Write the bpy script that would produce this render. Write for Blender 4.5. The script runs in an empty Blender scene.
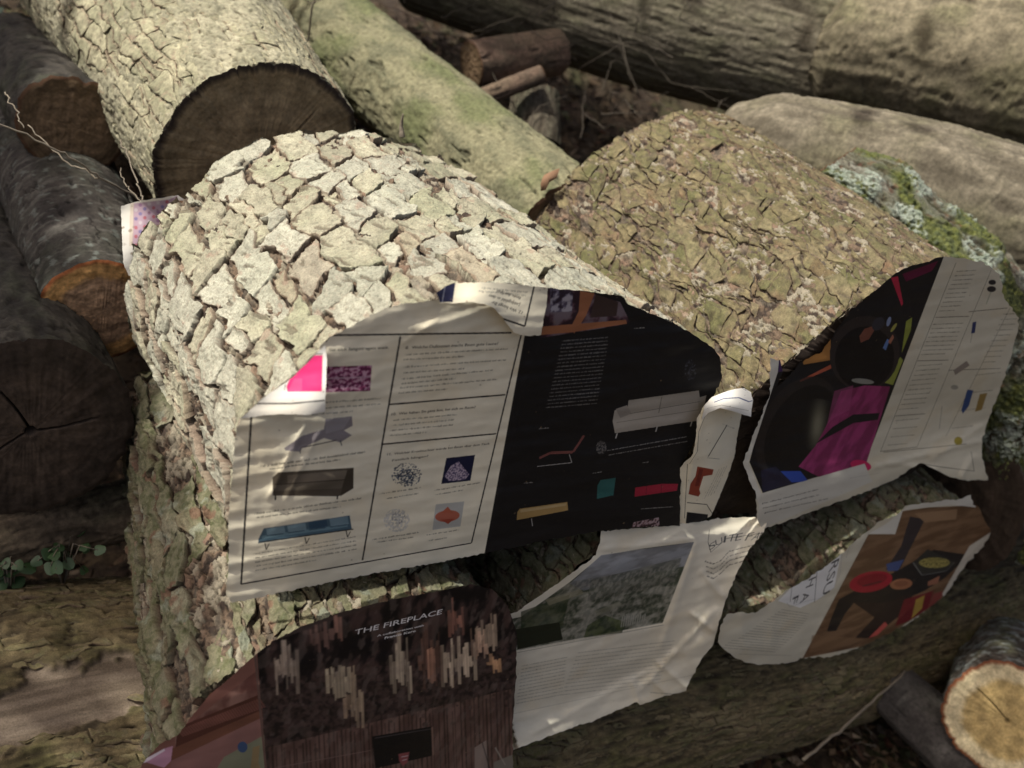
import bpy, math, random
import numpy as np
from mathutils import Vector, Matrix, geometry

rnd = random.Random(7)
sc = bpy.context.scene
COL = sc.collection
PI = math.pi

# ------------------------------------------------------------------ camera
RM = np.array([[1432, -73, 880.], [-612, -694, 880.], [352, -1576, -880.]])
RM = RM / np.linalg.norm(RM, axis=1)[:, None]
_U, _S, _Vt = np.linalg.svd(RM)
RM = _U @ _Vt                       # rows: world axes seen from the camera (right, down, forward)
FOC = 880.0


def ray(px, py):
    return RM @ (np.array([px - 512, py - 384, FOC]) / FOC)


CAM = -ray(228, 600) * 0.85


def at(px, py, y=None, z=None, x=None, d=None):
    r = ray(px, py)
    if d is not None:
        t = d
    elif y is not None:
        t = (y - CAM[1]) / r[1]
    elif z is not None:
        t = (z - CAM[2]) / r[2]
    else:
        t = (x - CAM[0]) / r[0]
    return CAM + r * t


cam = bpy.data.cameras.new('camera')
cam_o = bpy.data.objects.new('camera', cam)
COL.objects.link(cam_o)
cam.sensor_width = 36
cam.lens = FOC / 1024 * 36
cam.clip_start = 0.02
cam.clip_end = 200
mw = Matrix.Identity(4)
for i in range(3):
    mw[i][0] = RM[i][0]
    mw[i][1] = -RM[i][1]
    mw[i][2] = -RM[i][2]
    mw[i][3] = CAM[i]
cam_o.matrix_world = mw
cam.dof.use_dof = True
cam.dof.focus_distance = 0.98
cam.dof.aperture_fstop = 4.4
sc.camera = cam_o

# ------------------------------------------------------------------ sun, sky, exposure
SUN = Vector((-0.50, 0.085, 0.85)).normalized()       # towards the sun
w = bpy.data.worlds.new('World')
sc.world = w
w.use_nodes = True
nt = w.node_tree
bg = nt.nodes['Background']
sky = nt.nodes.new('ShaderNodeTexSky')
sky.sky_type = 'NISHITA'
sky.sun_disc = False
sky.sun_elevation = math.asin(SUN.z)
sky.sun_rotation = math.atan2(SUN.x, SUN.y)
nt.links.new(sky.outputs[0], bg.inputs[0])
sky.air_density = 0.7
sky.dust_density = 7.0
sky.ozone_density = 0.1
bg.inputs[1].default_value = 0.125
sl = bpy.data.lights.new('sun', 'SUN')
sl.energy = 4.3
sl.angle = math.radians(0.6)
sl.color = (1.0, 0.97, 0.90)
so = bpy.data.objects.new('sun', sl)
COL.objects.link(so)
so.rotation_euler = SUN.to_track_quat('Z', 'Y').to_euler()
so.location = (-3, -1, 6)
sc.view_settings.view_transform = 'Standard'
sc.view_settings.look = 'None'
sc.view_settings.gamma = 1
sc.view_settings.exposure = 0.14
sc.cycles.use_denoising = True
sc.cycles.max_bounces = 6

# ------------------------------------------------------------------ noise
def _hash(ix, iy, seed):
    h = (ix.astype(np.int64) * 374761393 + iy.astype(np.int64) * 668265263 + seed * 1442695041) & 0xffffffff
    h = ((h ^ (h >> 13)) * 1274126177) & 0xffffffff
    h = (h ^ (h >> 16)) & 0xffffffff
    return h / 4294967296.0


def noise(x, y, seed=0):
    x0 = np.floor(x); y0 = np.floor(y)
    fx = x - x0; fy = y - y0
    sx = fx * fx * fx * (fx * (fx * 6 - 15) + 10)
    sy = fy * fy * fy * (fy * (fy * 6 - 15) + 10)
    out = 0
    for a in (0, 1):
        for b in (0, 1):
            g = _hash(x0 + a, y0 + b, seed) * 2 * PI
            v = np.cos(g) * (fx - a) + np.sin(g) * (fy - b)
            out = out + v * (sx if a else 1 - sx) * (sy if b else 1 - sy)
    return out * 1.4


def fbm(x, y, seed=0, o=4, g=.5):
    s = 0; a = 1; t = 0
    for i in range(o):
        s = s + a * noise(x * 2 ** i, y * 2 ** i, seed + i * 17)
        t += a; a *= g
    return s / t * 1.35


def voro(x, y, seed=0, jit=.85):
    x0 = np.floor(x); y0 = np.floor(y)
    f1 = np.full(x.shape, 9.); f2 = np.full(x.shape, 9.)
    idd = np.zeros(x.shape); dx = np.zeros(x.shape); dy = np.zeros(x.shape)
    for a in (-1, 0, 1):
        for b in (-1, 0, 1):
            cx = x0 + a; cy = y0 + b
            px = cx + .5 + jit * (_hash(cx, cy, seed) - .5)
            py = cy + .5 + jit * (_hash(cx, cy, seed + 5) - .5)
            ex = x - px; ey = y - py
            d = np.hypot(ex, ey)
            m = d < f1
            f2 = np.where(m, f1, np.minimum(f2, d))
            f1 = np.where(m, d, f1)
            idd = np.where(m, _hash(cx, cy, seed + 9), idd)
            dx = np.where(m, ex, dx); dy = np.where(m, ey, dy)
    return f1, f2, idd, dx, dy


def sst(a, b, x):
    t = np.clip((x - a) / (b - a), 0, 1)
    return t * t * (3 - 2 * t)


def rid(i, k):
    return np.modf(i * (97.13 + 31.7 * k))[0]


def lerp(a, b, t):
    a = np.asarray(a, float); b = np.asarray(b, float)
    t = np.asarray(t)[..., None]
    return a * (1 - t) + b * t


# ------------------------------------------------------------------ objects
def empty(name, loc, label, cat, group=None, kind=None):
    o = bpy.data.objects.new(name, None)
    COL.objects.link(o)
    o.location = Vector([float(c) for c in loc])
    o.empty_display_size = .05
    tag(o, label, cat, group, kind)
    return o


def tag(o, label=None, cat=None, group=None, kind=None):
    if label: o['label'] = label
    if cat: o['category'] = cat
    if group: o['group'] = group
    if kind: o['kind'] = kind
    return o


def mesh_obj(name, V, F, mat, parent=None, col=None, uv=None, smooth=True, quads=None):
    """V (n,3); F list of tuples or (m,4)/(m,3) int array, world coordinates"""
    me = bpy.data.meshes.new(name)
    V = np.asarray(V, np.float32)
    off = np.array(parent.location, np.float32) if parent is not None else None
    if off is not None:
        V = V - off
    if isinstance(F, np.ndarray):
        n, k = F.shape
        me.vertices.add(len(V)); me.vertices.foreach_set('co', V.ravel())
        me.loops.add(n * k); me.loops.foreach_set('vertex_index', F.astype(np.int32).ravel())
        me.polygons.add(n)
        me.polygons.foreach_set('loop_start', np.arange(0, n * k, k, dtype=np.int32))
        me.polygons.foreach_set('loop_total', np.full(n, k, np.int32))
        me.update(calc_edges=True)
    else:
        me.from_pydata([tuple(map(float, v)) for v in V], [], F)
    me.validate()
    if smooth:
        me.polygons.foreach_set('use_smooth', np.ones(len(me.polygons), bool))
    if col is not None:
        a = me.color_attributes.new('Col', 'FLOAT_COLOR', 'POINT')
        c = np.ones((len(V), 4), np.float32); c[:, :3] = col
        a.data.foreach_set('color', c.ravel())
    if uv is not None:
        ul = me.uv_layers.new(name='UVMap')
        li = np.zeros(len(me.loops), np.int32); me.loops.foreach_get('vertex_index', li)
        ul.data.foreach_set('uv', np.asarray(uv, np.float32)[li].ravel())
    me.materials.append(mat)
    o = bpy.data.objects.new(name, me)
    COL.objects.link(o)
    if parent is not None:
        o.parent = parent
    return o


def grid_faces(nv, nu, closed=True):
    i = np.arange(nv - 1)[:, None]; j = np.arange(nu if closed else nu - 1)[None, :]
    a = i * nu + j; b = i * nu + (j + 1) % nu
    return np.stack([a, b, b + nu, a + nu], -1).reshape(-1, 4)


def mat_new(name):
    m = bpy.data.materials.new(name); m.use_nodes = True
    n = m.node_tree.nodes; l = m.node_tree.links
    return m, n, l, n['Principled BSDF']


def mat_attr(name, rough=.85, nscale=400, namp=.35, bump=.25, bdist=.001, spec=.25, stretch=(1, 1, 1)):
    """vertex-painted natural colour, broken up by fine noise and bump"""
    m, n, l, p = mat_new(name)
    at_ = n.new('ShaderNodeAttribute'); at_.attribute_name = 'Col'
    tc = n.new('ShaderNodeTexCoord'); mp = n.new('ShaderNodeMapping')
    mp.inputs['Scale'].default_value = stretch
    l.new(tc.outputs['Object'], mp.inputs[0])
    ns = n.new('ShaderNodeTexNoise'); ns.inputs['Scale'].default_value = nscale
    ns.inputs['Detail'].default_value = 5; ns.inputs['Roughness'].default_value = .65
    l.new(mp.outputs[0], ns.inputs['Vector'])
    mr = n.new('ShaderNodeMapRange'); mr.inputs[1].default_value = .3; mr.inputs[2].default_value = .7
    mr.inputs[3].default_value = 1 - namp; mr.inputs[4].default_value = 1 + namp
    l.new(ns.outputs[0], mr.inputs[0])
    mx = n.new('ShaderNodeVectorMath'); mx.operation = 'MULTIPLY'
    l.new(at_.outputs['Color'], mx.inputs[0]); l.new(mr.outputs[0], mx.inputs[1])
    l.new(mx.outputs[0], p.inputs['Base Color'])
    bp = n.new('ShaderNodeBump'); bp.inputs['Strength'].default_value = bump; bp.inputs['Distance'].default_value = bdist
    l.new(ns.outputs[0], bp.inputs['Height']); l.new(bp.outputs[0], p.inputs['Normal'])
    p.inputs['Roughness'].default_value = rough
    p.inputs['Specular IOR Level'].default_value = spec
    return m


M_BARK = mat_attr('bark', .9, 500, .30, .8, .0010)
M_BARKF = mat_attr('bark_far', .9, 160, .35, .6, .002)
M_WOOD = mat_attr('cut_wood', .8, 250, .25, .4, .0006)
M_GROUND = mat_attr('forest_floor', .95, 90, .6, .8, .006)

# ------------------------------------------------------------------ bark relief: (u around, v along) -> height, colour
def voro4(x, y, seed=0, jit=.8):
    """cells with straightish, block-like borders"""
    x0 = np.floor(x); y0 = np.floor(y)
    f1 = np.full(x.shape, 9.); f2 = np.full(x.shape, 9.)
    idd = np.zeros(x.shape); dx = np.zeros(x.shape); dy = np.zeros(x.shape)
    for a in (-1, 0, 1):
        for b in (-1, 0, 1):
            cx = x0 + a; cy = y0 + b
            h3 = _hash(cx, cy, seed + 15)
            ex = x - (cx + .5 + jit * (_hash(cx, cy, seed) - .5)); ey = y - (cy + .5 + jit * (_hash(cx, cy, seed + 5) - .5))
            d = (np.abs(ex) ** 4 + np.abs(ey) ** 4) ** .25 - .16 * h3
            m = d < f1
            f2 = np.where(m, f1, np.minimum(f2, d)); f1 = np.where(m, d, f1)
            idd = np.where(m, _hash(cx, cy, seed + 9), idd)
            dx = np.where(m, ex, dx); dy = np.where(m, ey, dy)
    return f1, f2, idd, dx, dy


def soften(h, k=1):
    for _ in range(k):
        h = (np.roll(h, 1, 1) + 2 * h + np.roll(h, -1, 1)) / 4
        p = np.vstack([h[:1], h, h[-1:]]); h = (p[:-2] + 2 * p[1:-1] + p[2:]) / 4
    return h


def bark_plates(u, v, mossy=0.0, seed=1, gap=1.0, sz=(.041, .050), shingle=.55, rough=1.0, red=1.0):
    wu = u + .020 * fbm(u * 10, v * 8, seed, 3) + .0028 * fbm(u * 60, v * 50, seed + 1, 4)
    wv = v + .020 * fbm(u * 9, v * 9, seed + 2, 3) + .0032 * fbm(u * 55, v * 60, seed + 3, 4)
    wd_, ln_ = sz
    s = wv + .10 * wu
    fault = s / .105 + .6 * fbm(u * 12, v * 6, seed + 33, 2); fk = np.floor(fault)
    t = wu + .012 * fbm(u * 24, v * 20, seed + 34, 2) + wd_ * .75 * (_hash(fk, np.floor(wu / .16), seed + 35) - .5) - .10 * wv
    a_ = t / wd_; ca = np.floor(a_); fa = a_ - ca
    r1 = _hash(ca, fk, seed); r2 = _hash(ca, ca * 0 + 3, seed)
    ln = ln_ * (.70 + .75 * r1)
    b_ = s / ln + r1 * 13 + (.25 + .75 * r2) * (fa - .5)
    cb = np.floor(b_); fb = b_ - cb
    split = (_hash(ca, cb, seed + 14) < .22); fs_ = np.abs(fa - .35 - .3 * _hash(ca, cb, seed + 16))
    iid = _hash(ca + .0, cb + fk * 7 + 100 * (split & (fa > .35 + .3 * _hash(ca, cb, seed + 16))), seed + 12)
    wob = .0011 * fbm(u * 120, v * 110, seed + 20, 3) / .5
    ea = np.minimum(fa, 1 - fa) * wd_; ea = np.where(split, np.minimum(ea, fs_ * wd_ + .0015), ea)
    eb = np.minimum(fb, 1 - fb) * ln
    ga = .0006 + gap * .0080 * sst(-.10, .40, fbm(u * 21 + 4, v * 18, seed + 5, 3))
    gb = .0002 + gap * .0022 * _hash(ca, cb, seed + 19) + gap * .0040 * sst(.15, .5, fbm(u * 26, v * 24, seed + 25, 3))
    e = np.minimum(ea - ga, eb - gb) + wob
    m = sst(0, .0016, e)
    dx = fa - .5; dy = fb - .5
    tx = rid(iid, 1); ty = rid(iid, 2) - .45
    st = fbm(u * 36 + iid * 9, v * 24 + iid * 5, seed + 6, 3)
    stf = (st + .5) * 3.5; steps = np.floor(stf) / 3.5; stf = stf - np.floor(stf)
    top = .0010 + .0038 * rid(iid, 3) + shingle * (dx * (.001 + .009 * tx) + dy * ty * .012) + .0024 * rough * steps
    g1, g2, j1, ex, ey = voro4(t / .015 + iid * 7, s / .036 + .4 * t / .015, seed + 31, .9)
    crack = sst(.015, .05, g2 - g1)
    hasc = rid(iid, 7) < .55
    top = top - .0024 * (1 - crack) * hasc + hasc * (rid(j1, 2) - .5) * .0014 * rough
    grain = fbm((u + .3 * v) * 300, v * 70, seed + 8, 3)
    top = top + .0006 * grain + .0008 * fbm(u * 160, v * 160, seed + 51, 3) - .0016 * sst(.3, .5, fbm((u + .4 * v) * 90, v * 26, seed + 78, 3))
    k1, k2, l1, kx, ky = voro4(u / .0075 + .8 * fbm(u * 60, v * 60, seed + 90), v / .0115 + .6 * fbm(u * 50, v * 50, seed + 91), seed + 61, .95)
    kg = sst(.02, .10, k2 - k1)
    deb = sst(.0, .35, fbm(u * 26, v * 22, seed + 79, 3))
    floor_ = -.0085 + kg * (.0045 * deb + .0060 * rid(l1, 2) + .007 * kx * rid(l1, 3) + .006 * ky * (rid(l1, 4) - .5)) + .0010 * fbm(u * 200, v * 120, seed + 9, 3)
    h = soften(floor_ * (1 - m) + top * m, 1)
    h = h + .007 * fbm(u * 7, v * 3.2, seed + 12, 2)
    lv = fbm(u * 11, v * 9, seed + 13, 4)
    c = lerp([.365, .345, .255], [.285, .285, .195], sst(-.3, .5, lv))
    c = lerp(c, [.42, .41, .335], (rid(iid, 4) > .5) * .65)
    c = c * (1 + .26 * (rid(iid, 6) - .5) + .16 * (rid(j1, 6) - .5) * hasc)[..., None]
    fine = fbm(u * 260, v * 260, seed + 44, 3)
    c = lerp(c, [.14, .13, .09], sst(.12, .6, fine) * .5)
    c = c * (1 + .30 * fbm(u * 75, v * 55, seed + 46, 4))[..., None]
    c = lerp(c, [.11, .085, .06], sst(.34, .44, fbm((u + .3 * v) * 130, v * 45, seed + 47, 3)) * .6)
    c = lerp(c, [.30, .20, .14], sst(.32, .6, fbm(u * 60, v * 40, seed + 45, 4)) * .6)
    c = lerp(c, [.28, .17, .12], (1 - sst(.0, .10, stf)) * .5)
    c = lerp(c, [.09, .06, .045], (1 - crack) * hasc * .7)
    fl = lerp([.16, .11, .075], [.055, .04, .03], sst(-.25, .25, fbm(u * 90, v * 70, seed + 15, 3)))
    fl = lerp(fl, [.34, .30, .22], (rid(l1, 5) > .40) * .85 * np.clip(deb + .3, 0, 1))
    fl = lerp(fl, [.30, .18, .12], (rid(l1, 6) > .92) * .6)
    fl = lerp(fl, [.03, .022, .017], np.clip((1 - kg) * .9, 0, 1))
    c = lerp(fl, c, sst(.35, .95, m))
    if mossy:
        mo = sst(-.40, .15, fbm(u * 26, v * 18, seed + 18, 4)) * mossy
        gcol = lerp([.16, .155, .09], [.075, .09, .035], sst(-.2, .3, fbm(u * 120, v * 110, seed + 19, 3)))
        c = lerp(c * (1 - .42 * mossy), gcol, mo * .8)
        h = h + mo * .0015 * fbm(u * 240, v * 240, seed + 23, 3)
        li = sst(.30, .42, fbm(u * 38, v * 34, seed + 24, 4)) * .5
        c = lerp(c, [.26, .28, .22], li)
        c = lerp(c, [.15, .075, .05], sst(.48, .60, fbm(u * 33, v * 30, seed + 26, 3)) * .8)
    return h, np.clip(c, .01, 1)


def bark_scales(u, v, seed=3, deep=1.0):
    k = 1.75
    h1, c1 = bark_plates(u * k, v * k, 0, seed, gap=.7, sz=(.032, .050), shingle=1.5, rough=1.6)
    g = c1.mean(-1) / .29
    lv = fbm(u * 14, v * 11, seed + 9, 4)
    c = lerp([.215, .175, .115], [.16, .15, .085], sst(-.3, .3, lv))
    c = lerp(c, [.125, .14, .06], sst(.05, .4, fbm(u * 17, v * 15, seed + 70, 4)) * .55)
    red = sst(.22, .42, fbm(u * 24, v * 22, seed + 10, 4))
    c = lerp(c, [.21, .125, .085], red * .42)
    c = c * np.clip(.15 + .85 * g, .12, 1.45)[..., None] * (1 + .35 * fbm(u * 170, v * 150, seed + 14, 3))[..., None]
    c = lerp(c, [.36, .33, .27], sst(.40, .5, fbm(u * 60, v * 55, seed + 71, 3)) * .5)
    h = h1 / k * .95 + .007 * fbm(u * 12, v * 8, seed + 8, 2) + .0010 * fbm(u * 190, v * 190, seed + 7, 3)
    return h * deep, np.clip(c, .01, 1)


def bark_ridges(u, v, seed=5, pal=((.22, .19, .13), (.12, .10, .065), (.17, .16, .08)), amp=.006, wid=.022, lng=.16):
    wu = u + wid * .5 * fbm(u / wid * .3, v / lng * .8, seed, 3)
    r = 0; a = 1; tot = 0
    for k in range(4):
        n_ = noise(wu / wid * 2 ** k * .55 + k * 7, v / lng * 1.9 ** k + k * 3 + .25 * wu / wid, seed + k * 5)
        r = r + a * (1 - 2.4 * np.abs(n_)); tot += a; a *= .55
    r = np.clip(r / tot, -.6, 1)
    crk = sst(.30, .42, fbm(u / wid * .9, v / lng * 3.0, seed + 30, 3))
    h = amp * (.75 * r - .5 * crk + .10 * fbm(u * 300, v * 220, seed + 4, 3) + .22 * fbm(u * 120, v * 110, seed + 14, 3))
    c = lerp(pal[0], pal[2], sst(-.2, .5, fbm(u * 18, v * 9, seed + 5, 4)))
    c = c * (1 + .55 * fbm(u * 100, v * 70, seed + 7, 4))[..., None]
    c = lerp(pal[1], c, np.clip(.25 + 1.0 * r - .5 * crk, 0, 1))
    return h, np.clip(c, .01, 1)


def bark_fissured(u, v, seed=8, pal=((.36, .33, .225), (.28, .262, .175), (.11, .095, .06)), amp=.004):
    f = fbm(u * 30, v * 18, seed, 5); g = fbm(u * 110, v * 90, seed + 3, 4)
    f1, f2, i1, dx, dy = voro(u / .016 + .8 * fbm(u * 30, v * 20, seed + 1), v / .05 + .6 * fbm(u * 25, v * 25, seed + 2), seed + 4, .95)
    fi = (1 - sst(.02, .10, f2 - f1)) * sst(-.1, .2, fbm(u * 20, v * 14, seed + 9, 3))
    pit = sst(.34, .42, fbm(u * 95, v * 75, seed + 11, 3))
    h = amp * (f + .6 * g + .5 * rid(i1, 1)) - amp * 1.1 * fi - amp * .7 * pit + amp * .2 * fbm(u * 320, v * 300, seed + 6, 2)
    c = lerp(pal[0], pal[1], sst(-.2, .3, f + .5 * g))
    c = c * (1 + .2 * (rid(i1, 2) - .5) + .3 * g)[..., None]
    c = lerp(c, pal[2], np.clip(fi * .95 + pit * .9, 0, .95))
    c = lerp(c, [.16, .14, .09], sst(.25, .5, fbm(u * 200, v * 130, seed + 21, 3)) * .6)
    return h, np.clip(c, .01, 1)


def bark_smooth(u, v, seed=8, pal=((.26, .24, .17), (.17, .16, .12), (.15, .17, .07)), amp=.003, spots=.6):
    f = fbm(u * 22, v * 12, seed, 5)
    g = fbm(u * 75, v * 60, seed + 3, 4)
    h = amp * (f + .5 * g) + amp * .15 * fbm(u * 240, v * 200, seed + 6, 3)
    fi = sst(.42, .5, fbm(u * 60, v * 12, seed + 11, 4))
    h = h - amp * 1.2 * fi
    c = lerp(pal[0], pal[1], sst(-.15, .35, f + .4 * g))
    c = lerp(c, pal[2], sst(-.1, .45, fbm(u * 9, v * 5, seed + 7, 4)) * spots)
    c = lerp(c, np.array(pal[1]) * .45, fi * .7 + .5 * sst(.3, .5, fbm(u * 130, v * 70, seed + 12, 3)))
    c = c * (1 + .3 * g)[..., None]
    return h, np.clip(c, .01, 1)


def bark_floor(u, v, seed=1, k=1.0, low=.0045):
    """crumbly inner layer seen in the gaps between the plates"""
    k1, k2, l1, kx, ky = voro4(u / .0075 * k + .8 * fbm(u * 60, v * 60, seed + 90), v / .0125 * k + .6 * fbm(u * 50, v * 50, seed + 91), seed + 61, .95)
    kg = sst(.02, .10, k2 - k1)
    deb = sst(-.1, .3, fbm(u * 26, v * 22, seed + 79, 3))
    h = -low + kg * (.0035 * deb + .0045 * rid(l1, 2) + .006 * kx * rid(l1, 3) + .005 * ky * (rid(l1, 4) - .5)) / k + .0008 * fbm(u * 200, v * 120, seed + 9, 3)
    c = lerp([.15, .105, .07], [.05, .036, .027], sst(-.25, .25, fbm(u * 90, v * 70, seed + 15, 3)))
    c = lerp(c, [.31, .275, .20], (rid(l1, 5) > .42) * .85 * np.clip(deb + .2, 0, 1))
    c = lerp(c, [.26, .17, .115], (rid(l1, 6) > .92) * .6)
    c = lerp(c, [.025, .019, .015], np.clip((1 - kg) * .9, 0, 1))
    return h + .006 * fbm(u * 7, v * 3.2, seed + 12, 2), c


def plates(P, N, uu, L, W, ln, res, seed, style='pale', lift=(.001, .0055), tilt=.006, gap=1.0, slant=.9, skirt=.010, wander=.012, skip=None, lrange=(.55, 1.45), lost=.07):
    """separate angular bark plates, each with its own tilt, thickness and broken edge"""
    g = np.random.RandomState(seed * 7 + 1)
    nv, nu = P.shape[:2]; U0, U1 = uu[0], uu[-1]
    nc = int((U1 - U0) / W)
    so_ = seed * 3.7
    def UB(k, v): return U0 + k * W + wander * fbm(v * 9 + k * .35, v * 0 + k * .23, seed + 3, 3) + W * .22 * fbm(v * 34, v * 0 + k * 1.9, seed + 4, 2)
    us, vs, hs, ks, ids, sk, Fs = [], [], [], [], [], [], []; off = 0; pid = 0
    for k in range(nc):
        v = -g.uniform(0, ln)
        pend = g.uniform(-1, 1) * slant
        while v < L:
            l = ln * g.uniform(*lrange); v0, v1 = v, v + l; v = v1
            s0, pend = pend, (g.uniform(.2, .75) if g.rand() < .86 else g.uniform(-.7, .1)) * slant
            if v1 < .004 or v0 > L - .004: continue
            ic = min(nu - 1, int(np.interp(U0 + (k + .5) * W, uu, np.arange(nu))))
            jc = int(np.clip((v0 + v1) / 2 / L, 0, .999) * nv)
            if N[jc, ic, 2] < -.55 or (skip and skip(P[jc, ic], N[jc, ic])): continue
            parts = [(0., 1.)] if g.rand() > .28 else [(0., g.uniform(.35, .65))]
            if len(parts) and parts[0][1] < 1: parts.append((parts[0][1], 1.))
            if g.rand() < lost: continue                       # a plate has fallen off
            for (pa, pb) in parts:
                pid += 1
                w_ = W * (pb - pa)
                n1 = max(5, int(w_ / res)); n2 = max(6, int(l / res))
                a = np.r_[0, np.linspace(0, 1, n1), 1]; b = np.r_[0, np.linspace(0, 1, n2), 1]
                Bm, Am = np.meshgrid(b, a, indexing='ij')
                k_ = np.zeros(Am.shape, bool); k_[0] = k_[-1] = True; k_[:, 0] = k_[:, -1] = True
                ins = np.where(k_, .10, 0.)
                A2_ = .5 + (Am - .5) * (1 - ins); B2_ = .5 + (Bm - .5) * (1 - ins)
                gl, gr, g0, g1 = [gap * x for x in (g.uniform(.0002, .0016) + (g.rand() < .35) * g.uniform(.001, .005), g.uniform(.0002, .0016) + (g.rand() < .3) * g.uniform(.001, .005), g.uniform(.0001, .001) + (g.rand() < .25) * g.uniform(.001, .004), g.uniform(.0001, .001) + (g.rand() < .25) * g.uniform(.001, .004))]
                q = pa + (pb - pa) * A2_
                vv = (v0 + g0) * (1 - B2_) + (v1 - g1) * B2_ + W * (q - .5) * (s0 * (1 - B2_) + pend * B2_)
                ul = UB(k, vv) ; ur = UB(k + 1, vv)
                uv_ = ul * (1 - q) + ur * q
                cu = (gl * (1 - A2_) - gr * A2_) * 1.0
                uv_ = uv_ + cu
                tx, ty = g.uniform(-.5, 1.), g.uniform(-.7, .9)
                hh = g.uniform(*lift) + tilt * ((A2_ - .5) * tx * w_ / .04 + (B2_ - .5) * ty)
                e_ = g.randint(4); cur = [A2_, 1 - A2_, B2_, 1 - B2_][e_]
                hh = hh + (g.rand() < .5) * g.uniform(.001, .0045) * np.clip(cur, 0, 1) ** 5 * lift[1] / .0055
                bend = g.uniform(-.0015, .001); hh = hh + bend * (1 - (2 * A2_ - 1) ** 2)
                us.append(uv_.ravel()); vs.append(vv.ravel()); hs.append(hh.ravel()); sk.append(k_.ravel())
                ids.append(np.full(uv_.size, g.rand())); ks.append(np.minimum(np.minimum(A2_, 1 - A2_) * w_, np.minimum(B2_, 1 - B2_) * l).ravel())
                Fs.append(grid_faces(len(b), len(a), False) + off); off += uv_.size
    u = np.concatenate(us); v = np.concatenate(vs); h = np.concatenate(hs); sk = np.concatenate(sk); iid = np.concatenate(ids); ed = np.concatenate(ks)
    u = u + .0014 * fbm(u * 110, v * 110, seed + 20, 3) / .6 + .002 * fbm(u * 35, v * 35, seed + 22, 2); v = v + .0014 * fbm(u * 105, v * 115, seed + 21, 3) / .6
    v = np.clip(v, -.001, L + .001); uc = np.clip(u, U0, U1 - 1e-6)
    U = u + so_; V = v + seed * 1.3
    sc_ = res / .0011
    st = (fbm(U * 34 + iid * 9, V * 24 + iid * 5, seed + 6, 3) + .5) * 4; stf = st - np.floor(st)
    h = h + .0013 * (np.floor(st) - 2) * (lift[1] / .0055)
    crk = sst(.36, .44, fbm((U + .4 * V) * 75 + iid * 5, V * 24, seed + 78, 3))
    h = h - .0016 * crk + .0005 * fbm((U + .3 * V) * 300, V * 70, seed + 8, 3) + .0007 * fbm(U * 160, V * 160, seed + 51, 3)
    # bilinear lookup of the log surface
    fi = np.interp(uc, uu, np.arange(nu)); i0 = np.minimum(fi.astype(int), nu - 2); fa = (fi - i0)[:, None]
    fj = np.clip(v / L, 0, 1) * (nv - 1); j0 = np.minimum(fj.astype(int), nv - 2); fb = (fj - j0)[:, None]
    def look(G): return (G[j0, i0] * (1 - fa) + G[j0, i0 + 1] * fa) * (1 - fb) + (G[j0 + 1, i0] * (1 - fa) + G[j0 + 1, i0 + 1] * fa) * fb
    Pp = look(P); Nn = look(N); Nn /= np.linalg.norm(Nn, axis=1)[:, None]
    h = h + .006 * fbm(U * 7, V * 3.2, seed + 12, 2)
    h = np.where(sk, h - skirt, h)
    X = Pp + Nn * h[:, None]
    lv = fbm(U * 11, V * 9, seed + 13, 4)
    fine = fbm(U * 260, V * 260, seed + 44, 3)
    if style == 'lichen':
        c = lerp([.37, .34, .225], [.28, .265, .17], sst(-.3, .3, fbm(U * 16, V * 12, seed + 9, 4)))
    elif style == 'olive':
        c = lerp([.20, .16, .085], [.13, .115, .055], sst(-.3, .3, fbm(U * 20, V * 12, seed + 9, 4)))
    elif style == 'scaly':
        c = lerp([.205, .175, .105], [.15, .14, .075], sst(-.3, .3, fbm(U * 20, V * 18, seed + 9, 4)))
        c = lerp(c, [.125, .135, .06], sst(.05, .4, fbm(U * 17, V * 15, seed + 70, 4)) * .5)
        c = lerp(c, [.25, .215, .145], (rid(iid, 4) > .8) * .4)
        c = lerp(c, [.055, .045, .03], sst(.36, .44, fbm(U * 60, V * 45, seed + 101, 3)) * .7)
        c = c * (1 + .5 * fbm(U * 130, V * 110, seed + 102, 3))[:, None]
        c = lerp(c, [.20, .125, .085], np.clip((rid(iid, 5) > .95) * .4 + sst(.30, .5, fbm(U * 24, V * 22, seed + 10, 4)) * .45, 0, 1))
    else:
        c = lerp([.375, .35, .255], [.295, .29, .195], sst(-.3, .5, lv))
        c = lerp(c, [.43, .42, .345], (rid(iid, 4) > .5) * .6)
        c = lerp(c, [.31, .245, .175], (rid(iid, 5) > .93) * .5)
    c = c * (1 + (.16 if style == 'scaly' else .30) * (rid(iid, 6) - .5))[:, None] * (np.array([.84, .80, .70]) if style == 'scaly' else np.array([.93, .93, .91]))
    c = lerp(c, np.array([.14, .13, .09]) * (.6 if style == 'scaly' else 1), sst(.12, .6, fine) * .5)
    c = c * (1 + .34 * fbm(U * 75, V * 55, seed + 46, 4))[:, None]
    c = lerp(c, [.10, .08, .055], crk * .7)
    dk = .55 if style in ('scaly', 'olive') else 1.
    c = lerp(c, np.array([.30, .20, .145]) * dk, (1 - sst(.0, .10, stf)) * .3)
    c = lerp(c, np.array([.30, .205, .15]) * dk, sst(.40, .62, fbm(U * 60, V * 40, seed + 45, 4)) * .55)
    rim = 1 - sst(.0, .0022, ed)
    c = lerp(c, np.array([.24, .16, .11]) * dk, rim * (rid(iid, 8) > .5) * .5)
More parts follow.
